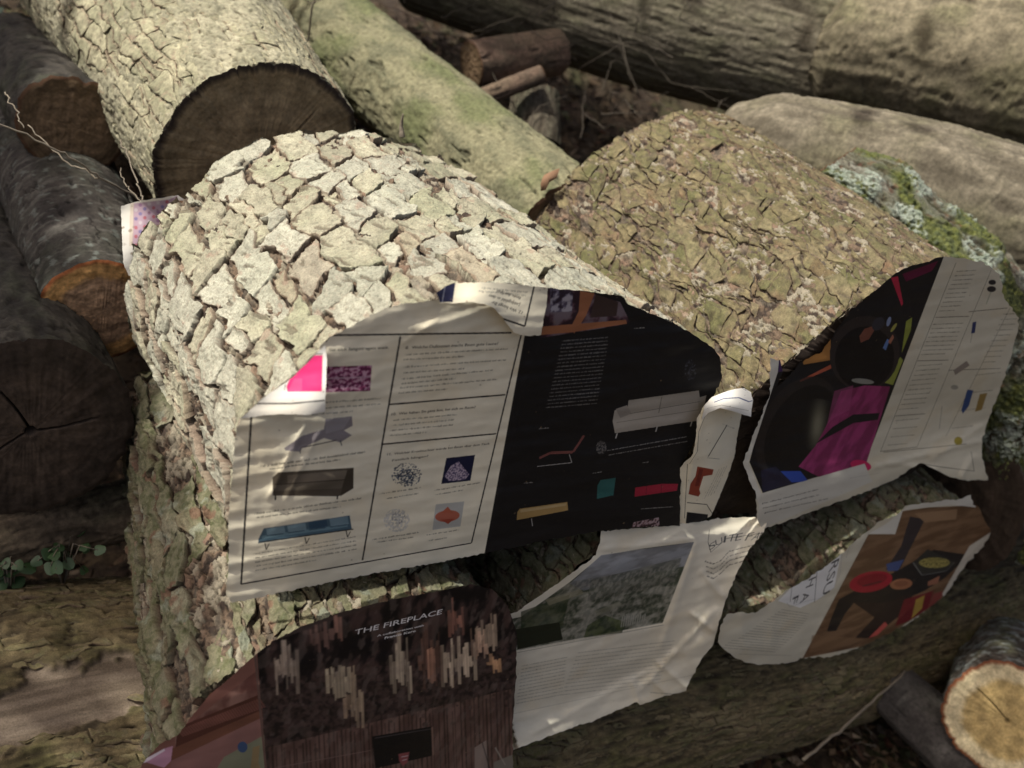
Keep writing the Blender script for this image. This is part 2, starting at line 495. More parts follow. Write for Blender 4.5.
    if style == 'mossy':
        c = c * np.array([.52, .50, .44])
        mo = sst(-.40, .15, fbm(U * 26, V * 18, seed + 18, 4))
        gcol = lerp([.15, .145, .085], [.07, .08, .032], sst(-.2, .3, fbm(U * 120, V * 110, seed + 19, 3)))
        c = lerp(c, gcol, mo * .75)
        c = lerp(c, [.24, .26, .20], sst(.30, .42, fbm(U * 38, V * 34, seed + 24, 4)) * .5)
        c = lerp(c, [.15, .075, .05], sst(.40, .52, fbm(U * 33, V * 30, seed + 26, 3)) * .7)
    c = np.where(sk[:, None], np.array([.085, .055, .04]), c)
    return X, np.vstack(Fs), np.clip(c, .01, 1)


# ------------------------------------------------------------------ log builders
def smooth_closed(P, n):
    P = np.asarray(P, float); k = len(P)
    t = np.linspace(0, k, n, endpoint=False)
    i = t.astype(int); f = (t - i)[:, None]
    a, b, c, d = P[(i - 1) % k], P[i % k], P[(i + 1) % k], P[(i + 2) % k]
    return .5 * (2 * b + (c - a) * f + (2 * a - 5 * b + 4 * c - d) * f ** 2 + (3 * b - a - 3 * c + d) * f ** 3)


def resample(P, n, dens=None):
    Q = np.vstack([P, P[:1]])
    s = np.r_[0, np.cumsum(np.linalg.norm(np.diff(Q, axis=0), axis=1) * (1 if dens is None else dens))]
    t = np.linspace(0, s[-1], n, endpoint=False)
    return np.stack([np.interp(t, s, Q[:, k]) for k in range(Q.shape[1])], 1)


def cut_color(q, ang, kind, seed):
    """q 0 at the pith .. 1 at the bark; ring and ray colouring of a sawn end"""
    rings = .5 + .5 * np.sin(q * 75 + 3 * fbm(np.cos(ang) * 1.2 + 5, np.sin(ang) * 1.2, seed, 3) + 6 * q * q)
    nz = fbm(q * 5 * np.cos(ang) + 9, q * 5 * np.sin(ang), seed + 4, 4)
    ry = sst(.2, .7, fbm(ang * 14, q * 2.5, seed + 8, 3)) * q * .5
    pal = dict(dark=((.075, .053, .038), (.05, .036, .026), (.04, .028, .02)),
               brown=((.19, .125, .07), (.13, .085, .045), (.08, .04, .02)),
               orange=((.60, .37, .21), (.76, .42, .15), (.30, .10, .035)),
               fresh=((.50, .36, .15), (.66, .55, .33), (.20, .07, .03)),
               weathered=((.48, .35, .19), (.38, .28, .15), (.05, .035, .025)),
               pale=((.38, .26, .15), (.30, .20, .12), (.2, .1, .05)))[kind]
    c = lerp(pal[0], pal[1], sst(.62, .74, q + .05 * nz))
    c = c * (1 - .22 * rings * (1 if kind != 'fresh' else .5) + .5 * nz)[..., None]
    c = lerp(c, np.array(pal[2]) * .8, ry * .5)
    c = lerp(c, pal[2], sst(.92, .96, q))
    return np.clip(c, .004, 1)


def make_cap(name, ring, outn, kind, parent, seed, bulge=.002, cracks=0):
    n = len(ring); cen = ring.mean(0)
    qs = np.r_[0.001, np.linspace(.06, 1, 34)]
    ang = np.arange(n) / n * 2 * PI
    Q, Aa = np.meshgrid(qs, ang, indexing='ij')
    P = cen + (ring[None] - cen) * Q[..., None]
    X = Q * np.cos(Aa); Y = Q * np.sin(Aa)
    saw = fbm(X * 3 + 40 * Y, Y * 2, seed, 2) * .0008 + fbm(X * 6, Y * 6, seed + 2, 4) * .002
    c = cut_color(Q, Aa, kind, seed)
    if cracks:
        for k in range(cracks):
            a0 = (k + .3 * rid(np.array(seed * .37 + k), 1)) / cracks * 2 * PI + (seed if seed != 11 else 1.65)
            d = np.abs((Aa - a0 - .25 * Q + PI) % (2 * PI) - PI) * Q
            w_ = .006 * np.clip(1.1 - Q, 0, 1) + .004
            mk = (1 - sst(w_ * .4, w_ * 1.6, d)) * sst(.95, .75, Q + .25 * rid(np.array(k + .3), 3))
            saw = saw - .008 * mk
            c = lerp(c, [.008, .006, .004], mk * .9)
    edge = np.clip((1 - Q) * 20, 0, 1)
    P = P + np.asarray(outn) * ((saw + bulge) * edge)[..., None]
    return mesh_obj(name, P.reshape(-1, 3), grid_faces(len(qs), n), M_WOOD, parent, col=c.reshape(-1, 3))


def build_log(name, label, centers, sections, frames, bark, mat, res_u, res_v, caps=('dark', 'dark'),
              group=None, seed=1, ragged=.003, v0=0, cracks=(0, 0), dens=None, cat='log', post=None, flat=False, plate=None):
    """centers (k,3) path, sections: k closed (n,2) outlines in the (e1,e2) frame"""
    centers = np.asarray(centers, float); k = len(centers)
    seg = np.r_[0, np.cumsum(np.linalg.norm(np.diff(centers, axis=0), axis=1))]
    L = seg[-1]; nv = max(3, int(L / res_v))
    secs = [smooth_closed(s, 1500) for s in sections]
    per = np.linalg.norm(np.diff(np.vstack([secs[0], secs[0][:1]]), axis=0), axis=1)
    per_len = per.sum(); nu = max(16, int(per_len / res_u))
    wgt = None
    if dens is not None:
        wgt = dens(secs[0])
        nu = int((per * wgt).sum() / res_u)
    secs = [resample(s, nu, wgt) for s in secs]
    tv = np.linspace(0, L, nv)
    S = np.zeros((nv, nu, 2)); Cc = np.zeros((nv, 3)); E1 = np.zeros((nv, 3)); E2 = np.zeros((nv, 3))
    fi = np.interp(tv, seg, np.arange(k))
    i0 = np.minimum(fi.astype(int), k - 2); f = fi - i0
    fs = f * f * (3 - 2 * f) if k > 2 else f
    sa = np.array(secs)
    S = sa[i0] * (1 - fs)[:, None, None] + sa[i0 + 1] * fs[:, None, None]
    Cc = centers[i0] * (1 - f)[:, None] + centers[i0 + 1] * f[:, None]
    if k > 2:   # round the path
        ker = max(3, nv // (k * 2)) | 1
        pad = np.pad(Cc, ((ker // 2, ker // 2), (0, 0)), mode='reflect', reflect_type='odd')
        Cc = np.stack([np.convolve(pad[:, j], np.ones(ker) / ker, 'valid') for j in range(3)], 1)
    e1, e2 = [np.asarray(q, float) for q in frames]
    P = Cc[:, None] + S[..., :1] * e1 + S[..., 1:] * e2
    ax = centers[-1] - centers[0]; ax /= np.linalg.norm(ax)
    du = np.roll(P, -1, 1) - np.roll(P, 1, 1); dv = np.gradient(P, axis=0)
    N = np.cross(du, dv); N /= np.linalg.norm(N, axis=2)[..., None] + 1e-12
    if (N * (P - Cc[:, None])).sum() < 0: N = -N
    base = sa[0]
    uu = np.r_[0, np.cumsum(np.linalg.norm(np.diff(base, axis=0), axis=1))]
    U = np.broadcast_to(uu[None], (nv, nu)) + seed * 3.7
    Vv = np.broadcast_to((tv + v0)[:, None], (nv, nu)) + seed * 1.3
    P0 = P
    h, c = bark(U, Vv)
    if post: h, c = post(P, U, Vv, h, c, N)
    # close the seam in u
    P = P + N * h[..., None]
    rg = fbm(U * 40, U * 0 + seed, seed + 70, 4) * ragged
    fade0 = np.clip(1 - tv / .02, 0, 1)[:, None]; fade1 = np.clip(1 - (L - tv) / .02, 0, 1)[:, None]
    P = P + ax * (-(np.abs(rg) * fade0) + np.abs(rg) * fade1)[..., None]
    root = empty(name, Cc[nv // 2] - np.array([0, 0, np.abs(S[..., 1]).max() * .9]), label, cat, group)
    if plate:
        X_, F_, C_ = plates(P0, N, uu, L, seed=seed, **plate)
        mesh_obj('bark', np.vstack([P.reshape(-1, 3), X_]), np.vstack([grid_faces(nv, nu), F_ + nv * nu]), mat, root, col=np.vstack([c.reshape(-1, 3), C_]), smooth=not flat)
    else:
        mesh_obj('bark', P.reshape(-1, 3), grid_faces(nv, nu), mat, root, col=c.reshape(-1, 3), smooth=not flat)
    if caps[0]:
        make_cap('cut_end', P[0][::max(1, nu // 400)], -ax, caps[0], root, seed, cracks=cracks[0])
    if caps[1]:
        make_cap('cut_end', P[-1][::max(1, nu // 400)], ax, caps[1], root, seed + 3, cracks=cracks[1])
    return root


def circ(r, n=24, ex=1.0, seed=0, wob=.05):
    a = np.arange(n) / n * 2 * PI
    rr = r * (1 + wob * fbm(np.cos(a) * 1.1 + seed * 3.1, np.sin(a) * 1.1, seed, 2))
    return np.stack([rr * np.cos(a), rr * np.sin(a) * ex], 1)


def stations_log(name, label, st, bark, mat, res_u, res_v, **kw):
    """st: list of (left px, right px, depth): both silhouette edges and the distance"""
    cs, rs = [], []
    for (L, R_, d) in st:
        a = at(*L, d=d); b = at(*R_, d=d)
        cs.append((a + b) / 2); rs.append(np.linalg.norm(a - b) / 2)
    cs = np.array(cs)
    ax = cs[-1] - cs[0]; ax /= np.linalg.norm(ax)
    e1 = np.cross(ax, [0, 0, 1.]); e1 /= np.linalg.norm(e1); e2 = np.cross(e1, ax)
    if e2[2] < 0: e2 = -e2
    seed = kw.get('seed', 1); wob = kw.pop('wob', .06)
    # start the seam underneath
    secs = [np.roll(circ(r, 24, 1, seed, wob), 6, axis=0) for r in rs]
    return build_log(name, label, cs, secs, (e1, e2), bark, mat, res_u, res_v, **kw)


# ------------------------------------------------------------------ ground
GZ = -.70
def build_ground():
    n = 260
    t = np.linspace(-1, 1, n)
    g = np.sign(t) * (np.abs(t) * 1.2 + np.abs(t) ** 6 * 40)
    X, Y = np.meshgrid(g + .6, g + .7, indexing='xy')
    Z = GZ + .78 * sst(.75, 2.3, Y - .15 * X) + .25 * sst(2.3, 9, Y) + .03 * fbm(X * 3, Y * 3, 2, 4) + .018 * fbm(X * 22, Y * 22, 5, 4) + 0 * X
    P = np.stack([X, Y, Z], -1).reshape(-1, 3)
    c = lerp([.035, .024, .015], [.075, .052, .03], sst(-.3, .4, fbm(X * 25, Y * 25, 3, 4)))
    c = lerp(c, [.05, .055, .02], sst(.1, .5, fbm(X * 6, Y * 6, 9, 4)) * .7)
    o = mesh_obj('ground', P, grid_faces(n, n, False), M_GROUND, None, col=c.reshape(-1, 3))
    tag(o, kind='structure')
build_ground()

# ------------------------------------------------------------------ the front stack (sawn ends towards -y)
FR = ((1, 0, 0), (0, 0, 1))
def sec(P, dx=0, dz=0, s=1.0, c=(0, 0)):
    P = np.asarray(P, float)
    return (P - c) * s + c + [dx, dz]

def topdens(S):
    z = S[:, 1]; x = S[:, 0]
    zz = (z - z.min()) / (z.max() - z.min())
    return .25 + .75 * sst(.02, .25, zz)

A1 = [(.10, .022), (.03, .03), (.010, .07), (.008, .14), (.020, .195), (.065, .248), (.125, .290), (.2, .313), (.3, .316),
      (.40, .300), (.475, .268), (.522, .225), (.540, .16), (.535, .08), (.50, .028), (.42, .022), (.26, .02)]
A1b = [(.10, .022), (.0, .028), (-.018, .07), (-.016, .14), (.008, .19), (.055, .240), (.115, .288), (.19, .314), (.28, .318),
       (.37, .298), (.45, .26), (.50, .215), (.525, .15), (.53, .08), (.50, .028), (.42, .022), (.26, .02)]
GA = 'short log sections stacked in the foreground'
build_log('log', 'large pale log with thick flaking bark plates, furniture newspaper over its end', [(0, .0, 0), (0, .47, 0)], [A1, A1b], FR,
          lambda u, v: bark_floor(u, v, 1, 1, .0075), M_BARK, .0014, .0014, plate=dict(W=.043, ln=.060, res=.0012, gap=1.6, lrange=(.6, 1.3), lost=.025, lift=(.001, .0048), tilt=.0062, skirt=.012, wander=.009), caps=('pale', 'brown'), group=GA, seed=1, dens=topdens, ragged=.004, flat=True)
B1 = [(.72, -.035), (.63, -.01), (.595, .06), (.597, .13), (.62, .18), (.675, .25), (.75, .318), (.83, .358), (.92, .366), (1.01, .345),
      (1.09, .29), (1.14, .20), (1.15, .10), (1.12, .01), (1.04, -.03), (.88, -.04)]
B1 = [((x - .87) * .975 + .868, (z - .16) * .95 + .155) for x, z in B1]
B1b = sec(B1, -.03, .045, 1.0, (.9, .2))
build_log('log', 'broad brown log with small scaly bark, black and magenta newspaper over its end', [(0, .0, 0), (0, .5, 0)], [B1, B1b], FR,
          lambda u, v: bark_floor(u, v, 2, 1.3, .0035), M_BARK, .0016, .0016, plate=dict(W=.019, ln=.026, res=.0012, style='scaly', lift=(.0003, .0030), tilt=.0050, skirt=.006, wander=.026, gap=.6, lost=.07, lrange=(.4, 2.0), slant=1.3), caps=('dark', 'brown'), group=GA, seed=2, dens=topdens, ragged=.004)
A2 = [(.1, -.31), (.0, -.30), (-.055, -.25), (-.068, -.19), (-.055, -.12), (-.03, -.06), (.0, -.03), (.06, -.015), (.15, -.010), (.22, -.018), (.27, -.045),
      (.30, -.10), (.305, -.19), (.28, -.27), (.21, -.31)]
A2b = [(.1, -.33), (.02, -.33), (-.008, -.28), (-.016, -.2), (-.016, -.12), (-.015, -.05), (.0, -.02), (.06, -.01), (.15, -.005), (.24, -.01), (.29, -.035),
       (.32, -.09), (.325, -.2), (.29, -.28), (.22, -.32)]
def bark_old(u, v):
    h, c = bark_plates(u, v, 1.0, 4, gap=.8, sz=(.034, .11), shingle=1.4, rough=1.5)
    r_ = 1 - 2.2 * np.abs(noise(u / .034 + 1.5 * fbm(u * 14, v * 9, 77), v / .2, 78))
    return h * .9 + .007 * r_, c * (.72 + .22 * np.clip(r_, -1, 1))[..., None] * np.array([1.04, 1., .92])
build_log('log', 'mossy grey green log with deep furrows, dark fireplace newspaper page over its end', [(0, -.06, 0), (0, .45, 0)], [A2, A2b], FR,
          lambda u, v: bark_floor(u, v, 4, 1, .006), M_BARK, .0016, .0016, plate=dict(W=.030, ln=.085, res=.0014, style='mossy', lift=(.0005, .008), tilt=.009, gap=1.2),caps=('pale', 'dark'), group=GA, seed=4, ragged=.004)
A3 = [(.5, -.27), (.42, -.26), (.37, -.22), (.36, -.14), (.39, -.075), (.44, -.03), (.51, -.01), (.58, -.02), (.64, -.055), (.68, -.11), (.69, -.18), (.66, -.24), (.59, -.27)]
build_log('log', 'dark middle log of the bottom row, landscape newspaper page over its end', [(0, -.02, 0), (0, .45, 0)], [A3, A3], FR,
          lambda u, v: bark_floor(u, v, 6, 1, .005), M_BARK, .002, .002, plate=dict(W=.026, ln=.040, res=.0018, style='mossy', gap=1.0), caps=('dark', 'dark'), group=GA, seed=6)
_q = np.array([at(x, y, y=-.06)[[0, 2]] for x, y in ((728, 640), (740, 622), (775, 606), (815, 578), (860, 546), (905, 515), (945, 505), (972, 513), (982, 535), (960, 562), (925, 600), (880, 632), (830, 650), (770, 657), (740, 652))])
B2 = [tuple(p) for p in np.roll(_q, 3, axis=0)]
B2b = [tuple(p) for p in np.roll(_q, 3, axis=0) + [0.02, 0.01]]
print('B2', np.round(_q, 2).tolist())
build_log('log', 'bottom right log of the stack, its end wrapped in a red bowl picture', [(0, -.06, 0), (0, .45, 0)], [B2, B2b], FR,
          lambda u, v: bark_floor(u, v, 9, 1, .005), M_BARK, .002, .002, plate=dict(W=.028, ln=.040, res=.0018, style='mossy', gap=1.0), caps=('pale', 'dark'), group=GA, seed=9)

# ------------------------------------------------------------------ the long log they rest on
def strip_post(P, U, V, h, c, N):
    # torn-off bark strip on the near left: smooth bare wood
    x = P[..., 0]; y = P[..., 1]
    yc = .163 + .15 * (x + .19)
    b = .030 * fbm(x * 16, y * 16, 5, 4)
    m = 1 - sst(.030, .034, np.abs(y - yc) + b)
    m = m * (x < .25) * (x > -.6) * (N[..., 2] > .1)
    z = y
    wood = lerp([.21, .165, .12], [.13, .10, .07], sst(-.3, .3, fbm(x * 9, z * 120, 7, 4)))
    h = h * (1 - m) - .007 * m + m * .002 * fbm(x * 12, z * 80, 9, 3)
    return h, lerp(c, wood, m)
olive = ((.155, .12, .062), (.04, .03, .018), (.11, .10, .04))
build_log('supporting_log', 'long brown trunk lying crosswise under the stacked logs, bark partly torn off', [(-.75, .30, -.53), (-.2, .27, -.505), (.35, .2, -.51), (1.0, .11, -.52), (2.2, .07, -.50)],
          [np.roll(circ(r, 24, 1, 5, .05), 6, axis=0) for r in (.25, .24, .21, .19, .17)], ((0, 1, 0), (0, 0, 1)),
          lambda u, v: bark_ridges(u, v, 5, olive, .0075, .011, .075), M_BARK, .0024, .0028, caps=('brown', 'brown'), seed=5, plate=dict(W=.013, ln=.055, res=.0022, style='olive', lift=(.0003, .0042), tilt=.003, skirt=.005, wander=.02, gap=.5, slant=1.2, skip=lambda p, n: n[2] < -.45 or n[1] > .75 or p[0] < -.45 or (p[0] > .3 and n[2] > .8) or (-.6 < p[0] < .25 and n[2] > .1 and abs(p[1] - .163 - .15 * (p[0] + .19)) + .030 * float(fbm(np.array([p[0] * 16]), np.array([p[1] * 16]), 5, 4)[0]) < .036)), post=strip_post, dens=lambda S_: .3 + .7 * sst(-.12, .06, S_[:, 1] - S_[:, 0]))

# ------------------------------------------------------------------ logs lying behind
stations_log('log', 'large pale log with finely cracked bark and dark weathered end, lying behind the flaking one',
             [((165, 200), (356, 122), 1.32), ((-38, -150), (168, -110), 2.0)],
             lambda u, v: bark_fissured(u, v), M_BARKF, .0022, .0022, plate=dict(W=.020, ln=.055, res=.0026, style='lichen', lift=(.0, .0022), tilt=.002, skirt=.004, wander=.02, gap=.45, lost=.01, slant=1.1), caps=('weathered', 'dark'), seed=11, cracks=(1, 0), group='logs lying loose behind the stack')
stations_log('log', 'smooth green tinged log pointing at the gap between the two big front logs',
             [((520, 275), (608, 190), 1.47), ((395, 150), (448, 66), 1.72), ((200, -20), (255, -90), 2.3)],
             lambda u, v: bark_smooth(u, v, 12, ((.21, .195, .115), (.14, .135, .08), (.11, .125, .05)), .005, .7), M_BARKF, .0022, .0022, caps=('brown', 'dark'), seed=12, group='logs lying loose behind the stack')
greyb = ((.20, .177, .125), (.09, .076, .052), (.17, .158, .10))
stations_log('log', 'furrowed grey brown trunk crossing the top of the view',
             [((420, 10), (450, -160), 2.35), ((620, 78), (640, -95), 2.2), ((860, 140), (880, -30), 2.1)],
             lambda u, v: bark_ridges(u, v, 13, greyb, .0045, .018, .20), M_BARKF, .004, .004, caps=('dark', 'dark'), seed=13, group='logs lying loose behind the stack')
stations_log('log', 'blotchy tan trunk section in the top right corner',
             [((803, 76), (838, 18), 1.99), ((818, 98), (860, -10), 1.95), ((1060, 160), (1075, 15), 1.8), ((1300, 240), (1320, 60), 1.7)],
             lambda u, v: bark_ridges(u, v, 14, ((.20, .17, .11), (.10, .085, .055), (.155, .14, .08)), .0055, .016, .12), M_BARKF, .003, .003, caps=('dark', 'dark'), seed=14, group='logs lying loose behind the stack')
stations_log('log', 'smooth grey log resting behind the scaly log, below the blotchy trunk',
             [((698, 205), (708, 125), 1.76), ((716, 222), (728, 104), 1.74), ((755, 232), (775, 96), 1.70), ((900, 270), (930, 125), 1.62), ((1250, 400), (1290, 230), 1.5)],
             lambda u, v: bark_ridges(u, v, 15, ((.19, .163, .115), (.095, .08, .055), (.145, .13, .08)), .0055, .016, .16), M_BARKF, .003, .003, caps=('brown', 'dark'), seed=15, group='logs lying loose behind the stack')


# ------------------------------------------------------------------ logs on the left
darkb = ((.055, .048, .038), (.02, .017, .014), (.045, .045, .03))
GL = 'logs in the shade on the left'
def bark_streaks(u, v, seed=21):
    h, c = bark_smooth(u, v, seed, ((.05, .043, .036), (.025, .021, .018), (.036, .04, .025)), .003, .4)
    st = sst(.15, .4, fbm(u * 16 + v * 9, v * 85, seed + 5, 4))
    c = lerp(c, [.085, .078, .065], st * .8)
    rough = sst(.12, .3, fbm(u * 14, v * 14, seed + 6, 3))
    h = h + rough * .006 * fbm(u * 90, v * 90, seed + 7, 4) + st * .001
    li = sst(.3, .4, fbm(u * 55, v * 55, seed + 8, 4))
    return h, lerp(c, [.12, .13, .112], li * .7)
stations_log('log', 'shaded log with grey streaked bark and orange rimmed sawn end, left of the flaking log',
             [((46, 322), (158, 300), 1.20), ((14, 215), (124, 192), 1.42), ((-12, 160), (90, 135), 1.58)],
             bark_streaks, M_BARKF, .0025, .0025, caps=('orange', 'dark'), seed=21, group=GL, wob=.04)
stations_log('log', 'small brown sawn log end between the streaked log and the pale log behind',
             [((24, 134), (120, 120), 1.36), ((-20, 70), (65, 50), 1.75)],
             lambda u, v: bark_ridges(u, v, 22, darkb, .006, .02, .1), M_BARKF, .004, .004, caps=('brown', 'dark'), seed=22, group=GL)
stations_log('log', 'tan stub of log peeping out above the small brown log end',
             [((48, 92), (100, 76), 1.60), ((35, 50), (85, 30), 1.95)],
             lambda u, v: bark_smooth(u, v, 23, ((.15, .11, .08), (.10, .08, .06), (.1, .09, .05)), .003, .4), M_BARKF, .004, .004, caps=('brown', 'dark'), seed=23, group=GL)
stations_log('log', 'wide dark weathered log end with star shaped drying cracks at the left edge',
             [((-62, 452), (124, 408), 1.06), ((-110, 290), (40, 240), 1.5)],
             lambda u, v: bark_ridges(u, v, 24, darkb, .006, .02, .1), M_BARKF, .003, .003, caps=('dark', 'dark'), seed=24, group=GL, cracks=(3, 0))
stations_log('log', 'thin brown log lying crosswise below the wide dark log end',
             [((-60, 590), (-75, 525), 1.14), ((60, 558), (48, 498), 1.20), ((230, 512), (215, 460), 1.32)],
             lambda u, v: bark_ridges(u, v, 25, ((.16, .12, .08), (.06, .045, .03), (.12, .10, .06)), .005, .012, .1), M_BARKF, .0025, .0025, caps=('dark', 'dark'), seed=25, group=GL)

# ------------------------------------------------------------------ mossy log and the right side
M_MOSS = mat_attr('moss_bark', .95, 350, .4, 1.0, .002)
def bark_moss(u, v, seed=31):
    h, c = bark_plates(u, v, .6, seed)
    c = c * .55
    mo = sst(-.25, .15, fbm(u * 14, v * 10, seed + 1, 4))
    mc = lerp([.12, .135, .03], [.05, .065, .018], sst(-.3, .3, fbm(u * 90, v * 90, seed + 2, 4)))
    c = lerp(c, mc, mo * .8)
    h = h * .5 + mo * (.004 + .004 * fbm(u * 150, v * 150, seed + 3, 3))
    f1, f2, i1, dx, dy = voro(u / .006 + .8 * fbm(u * 90, v * 90, seed + 8), v / .006 + .8 * fbm(u * 95, v * 85, seed + 18), seed, .95)
    li = sst(.04, .26, fbm(u * 16 + 3.3, v * 11, seed + 5, 4) + .06) * sst(.0, .14, f2 - f1) * (i1 > .25)
    c = lerp(c, lerp([.34, .37, .31], [.22, .26, .20], rid(i1, 2)), li * .9)
    h = h + li * (.0025 + .002 * rid(i1, 1)) + li * .001 * fbm(u * 300, v * 300, seed + 9, 2)
    c = lerp(c, [.16, .09, .05], sst(.5, .6, fbm(u * 40, v * 38, seed + 7, 3)) * .5)
    return h, c
stations_log('log', 'moss and lichen covered log behind the right side of the scaly log',
             [((1020, 565), (1130, 485), 1.54), ((978, 450), (1085, 375), 1.57), ((888, 345), (1000, 262), 1.53), ((822, 235), (892, 158), 1.54), ((795, 205), (850, 145), 1.58)],
             bark_moss, M_MOSS, .0016, .0016, caps=('dark', 'brown'), seed=31, group='logs on the right')
stations_log('log', 'dark log at the right edge below the lichen covered log',
             [((925, 560), (985, 415), 1.62), ((1250, 520), (1280, 380), 1.9)],
             lambda u, v: bark_ridges(u, v, 33, darkb, .006, .02, .1), M_BARKF, .004, .004, caps=('dark', 'dark'), seed=33, group='logs on the right')
def bark_lichen(u, v, seed=35):
    h, c = bark_ridges(u, v, seed, ((.12, .10, .08), (.05, .04, .03), (.1, .10, .06)), .006, .02, .05)
    li = sst(.05, .3, fbm(u * 50, v * 50, seed, 4))
    return h + li * .001, lerp(c, [.24, .26, .24], li * .8)
stations_log('log', 'freshly sawn pale log with red brown rim in the bottom right corner',
             [((950, 724), (1064, 717), 1.50), ((962, 676), (1066, 668), 1.78)],
             bark_lichen, M_BARKF, .0025, .0025, caps=('fresh', 'dark'), seed=35, group='logs on the right', wob=.09, cracks=(1, 0))
stations_log('branch', 'thick smooth grey branch on the ground beside the freshly sawn log end',
             [((858, 694), (900, 660), 1.72), ((925, 762), (972, 718), 1.62), ((1000, 860), (1050, 810), 1.5)],
             lambda u, v: bark_smooth(u, v, 36, ((.085, .075, .068), (.06, .053, .048), (.07, .07, .052)), .002, .3), M_BARKF, .003, .003, caps=('dark', 'dark'), seed=36, cat='branch', group=None)
stub = ((.15, .10, .07), (.09, .065, .045), (.10, .09, .05))
stations_log('log', 'short brown stub lying in the gap behind the smooth green tinged log',
             [((470, 88), (474, 42), 1.95), ((560, 74), (556, 30), 2.05)],
             lambda u, v: bark_smooth(u, v, 41, stub, .003, .3), M_BARKF, .003, .003, caps=('brown', 'dark'), seed=41, group='short pieces in the gap behind')
stations_log('branch', 'thin round stick under the brown stub in the gap behind',
             [((546, 82), (537, 66), 1.86), ((470, 112), (462, 95), 1.84)],
             lambda u, v: bark_smooth(u, v, 42, stub, .002, .3), M_BARKF, .003, .003, caps=('brown', 'dark'), seed=42, cat='branch', group='short pieces in the gap behind')
stations_log('log', 'upright dim split piece below the thin stick in the gap behind',
             [((512, 98), (558, 92), 1.95), ((505, 150), (560, 145), 1.93)],
             lambda u, v: bark_ridges(u, v, 43, ((.10, .085, .06), (.04, .03, .02), (.08, .08, .05)), .004, .01, .1), M_BARKF, .003, .003, caps=('brown', 'dark'), seed=43, group='short pieces in the gap behind')

# ------------------------------------------------------------------ twigs, litter, leaves
M_TWIG, _n, _l, _p = mat_new('dry_twig')
_p.inputs['Base Color'].default_value = (.17, .14, .10, 1); _p.inputs['Roughness'].default_value = .8
_ns = _n.new('ShaderNodeTexNoise'); _ns.inputs['Scale'].default_value = 60
_cr = _n.new('ShaderNodeValToRGB'); _cr.color_ramp.elements[0].color = (.10, .08, .055, 1); _cr.color_ramp.elements[1].color = (.30, .25, .18, 1)
_l.new(_ns.outputs[0], _cr.inputs[0]); _l.new(_cr.outputs[0], _p.inputs['Base Color'])

M_TWIGD, _n, _l, _p = mat_new('dark_twig')  # darker variant of the dry twig material
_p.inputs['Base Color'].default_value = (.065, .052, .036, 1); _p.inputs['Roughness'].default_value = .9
M_ORANGE, _n, _l, _p = mat_new('orange_bark')
_p.inputs['Roughness'].default_value = .8
_ns = _n.new('ShaderNodeTexNoise'); _ns.inputs['Scale'].default_value = 90
_cr = _n.new('ShaderNodeValToRGB'); _cr.color_ramp.elements[0].color = (.13, .07, .04, 1); _cr.color_ramp.elements[1].color = (.34, .19, .10, 1)
_l.new(_ns.outputs[0], _cr.inputs[0]); _l.new(_cr.outputs[0], _p.inputs['Base Color'])


def tube(pts, r0, r1, sides=7):
    pts = np.asarray(pts, float); n = len(pts)
    T = np.gradient(pts, axis=0); T /= np.linalg.norm(T, axis=1)[:, None]
    a = np.cross(T, [.3, .2, .93]); a /= np.linalg.norm(a, axis=1)[:, None]; b = np.cross(T, a)
    an = np.arange(sides) / sides * 2 * PI
    r = np.linspace(r0, r1, n)[:, None, None]
    P = pts[:, None] + r * (np.cos(an)[None, :, None] * a[:, None] + np.sin(an)[None, :, None] * b[:, None])
    V = P.reshape(-1, 3); F = [tuple(q) for q in grid_faces(n, sides)]
    F.append(tuple(range(sides))[::-1]); F.append(tuple(range((n - 1) * sides, n * sides)))
    return V, F


def twig(name, label, path, r0, r1, cat='twig', group=None, mat=None, wob=.004, extra=()):
    path = [np.asarray(p, float) for p in path]
    def dens(path, r0, r1):
        s = np.linspace(0, len(path) - 1, 8 * (len(path) - 1) + 1)
        A = np.array(path); P = np.stack([np.interp(s, np.arange(len(A)), A[:, j]) for j in range(3)], 1)
        if len(A) > 2:
            for _ in range(3): P[1:-1] = (P[:-2] + 2 * P[1:-1] + P[2:]) / 4
        P[1:-1] += np.array([[rnd.gauss(0, 1) * wob * .3 for _ in range(3)] for _ in range(len(P) - 2)])
        return tube(P, r0, r1)
    V, F = dens(path, r0, r1)
    Vs = [V]; Fs = list(F); o = len(V)
    for (pp, a, b) in extra:
        v2, f2 = dens([np.asarray(q, float) for q in pp], a, b)
        Vs.append(v2); Fs += [tuple(i + o for i in f) for f in f2]; o += len(v2)
    V = np.vstack(Vs); base = V.mean(0)
    ob = mesh_obj(name, V - base, Fs, mat or M_TWIG)
    ob.location = Vector([float(c) for c in base])
    tag(ob, label, cat, group)
    return ob


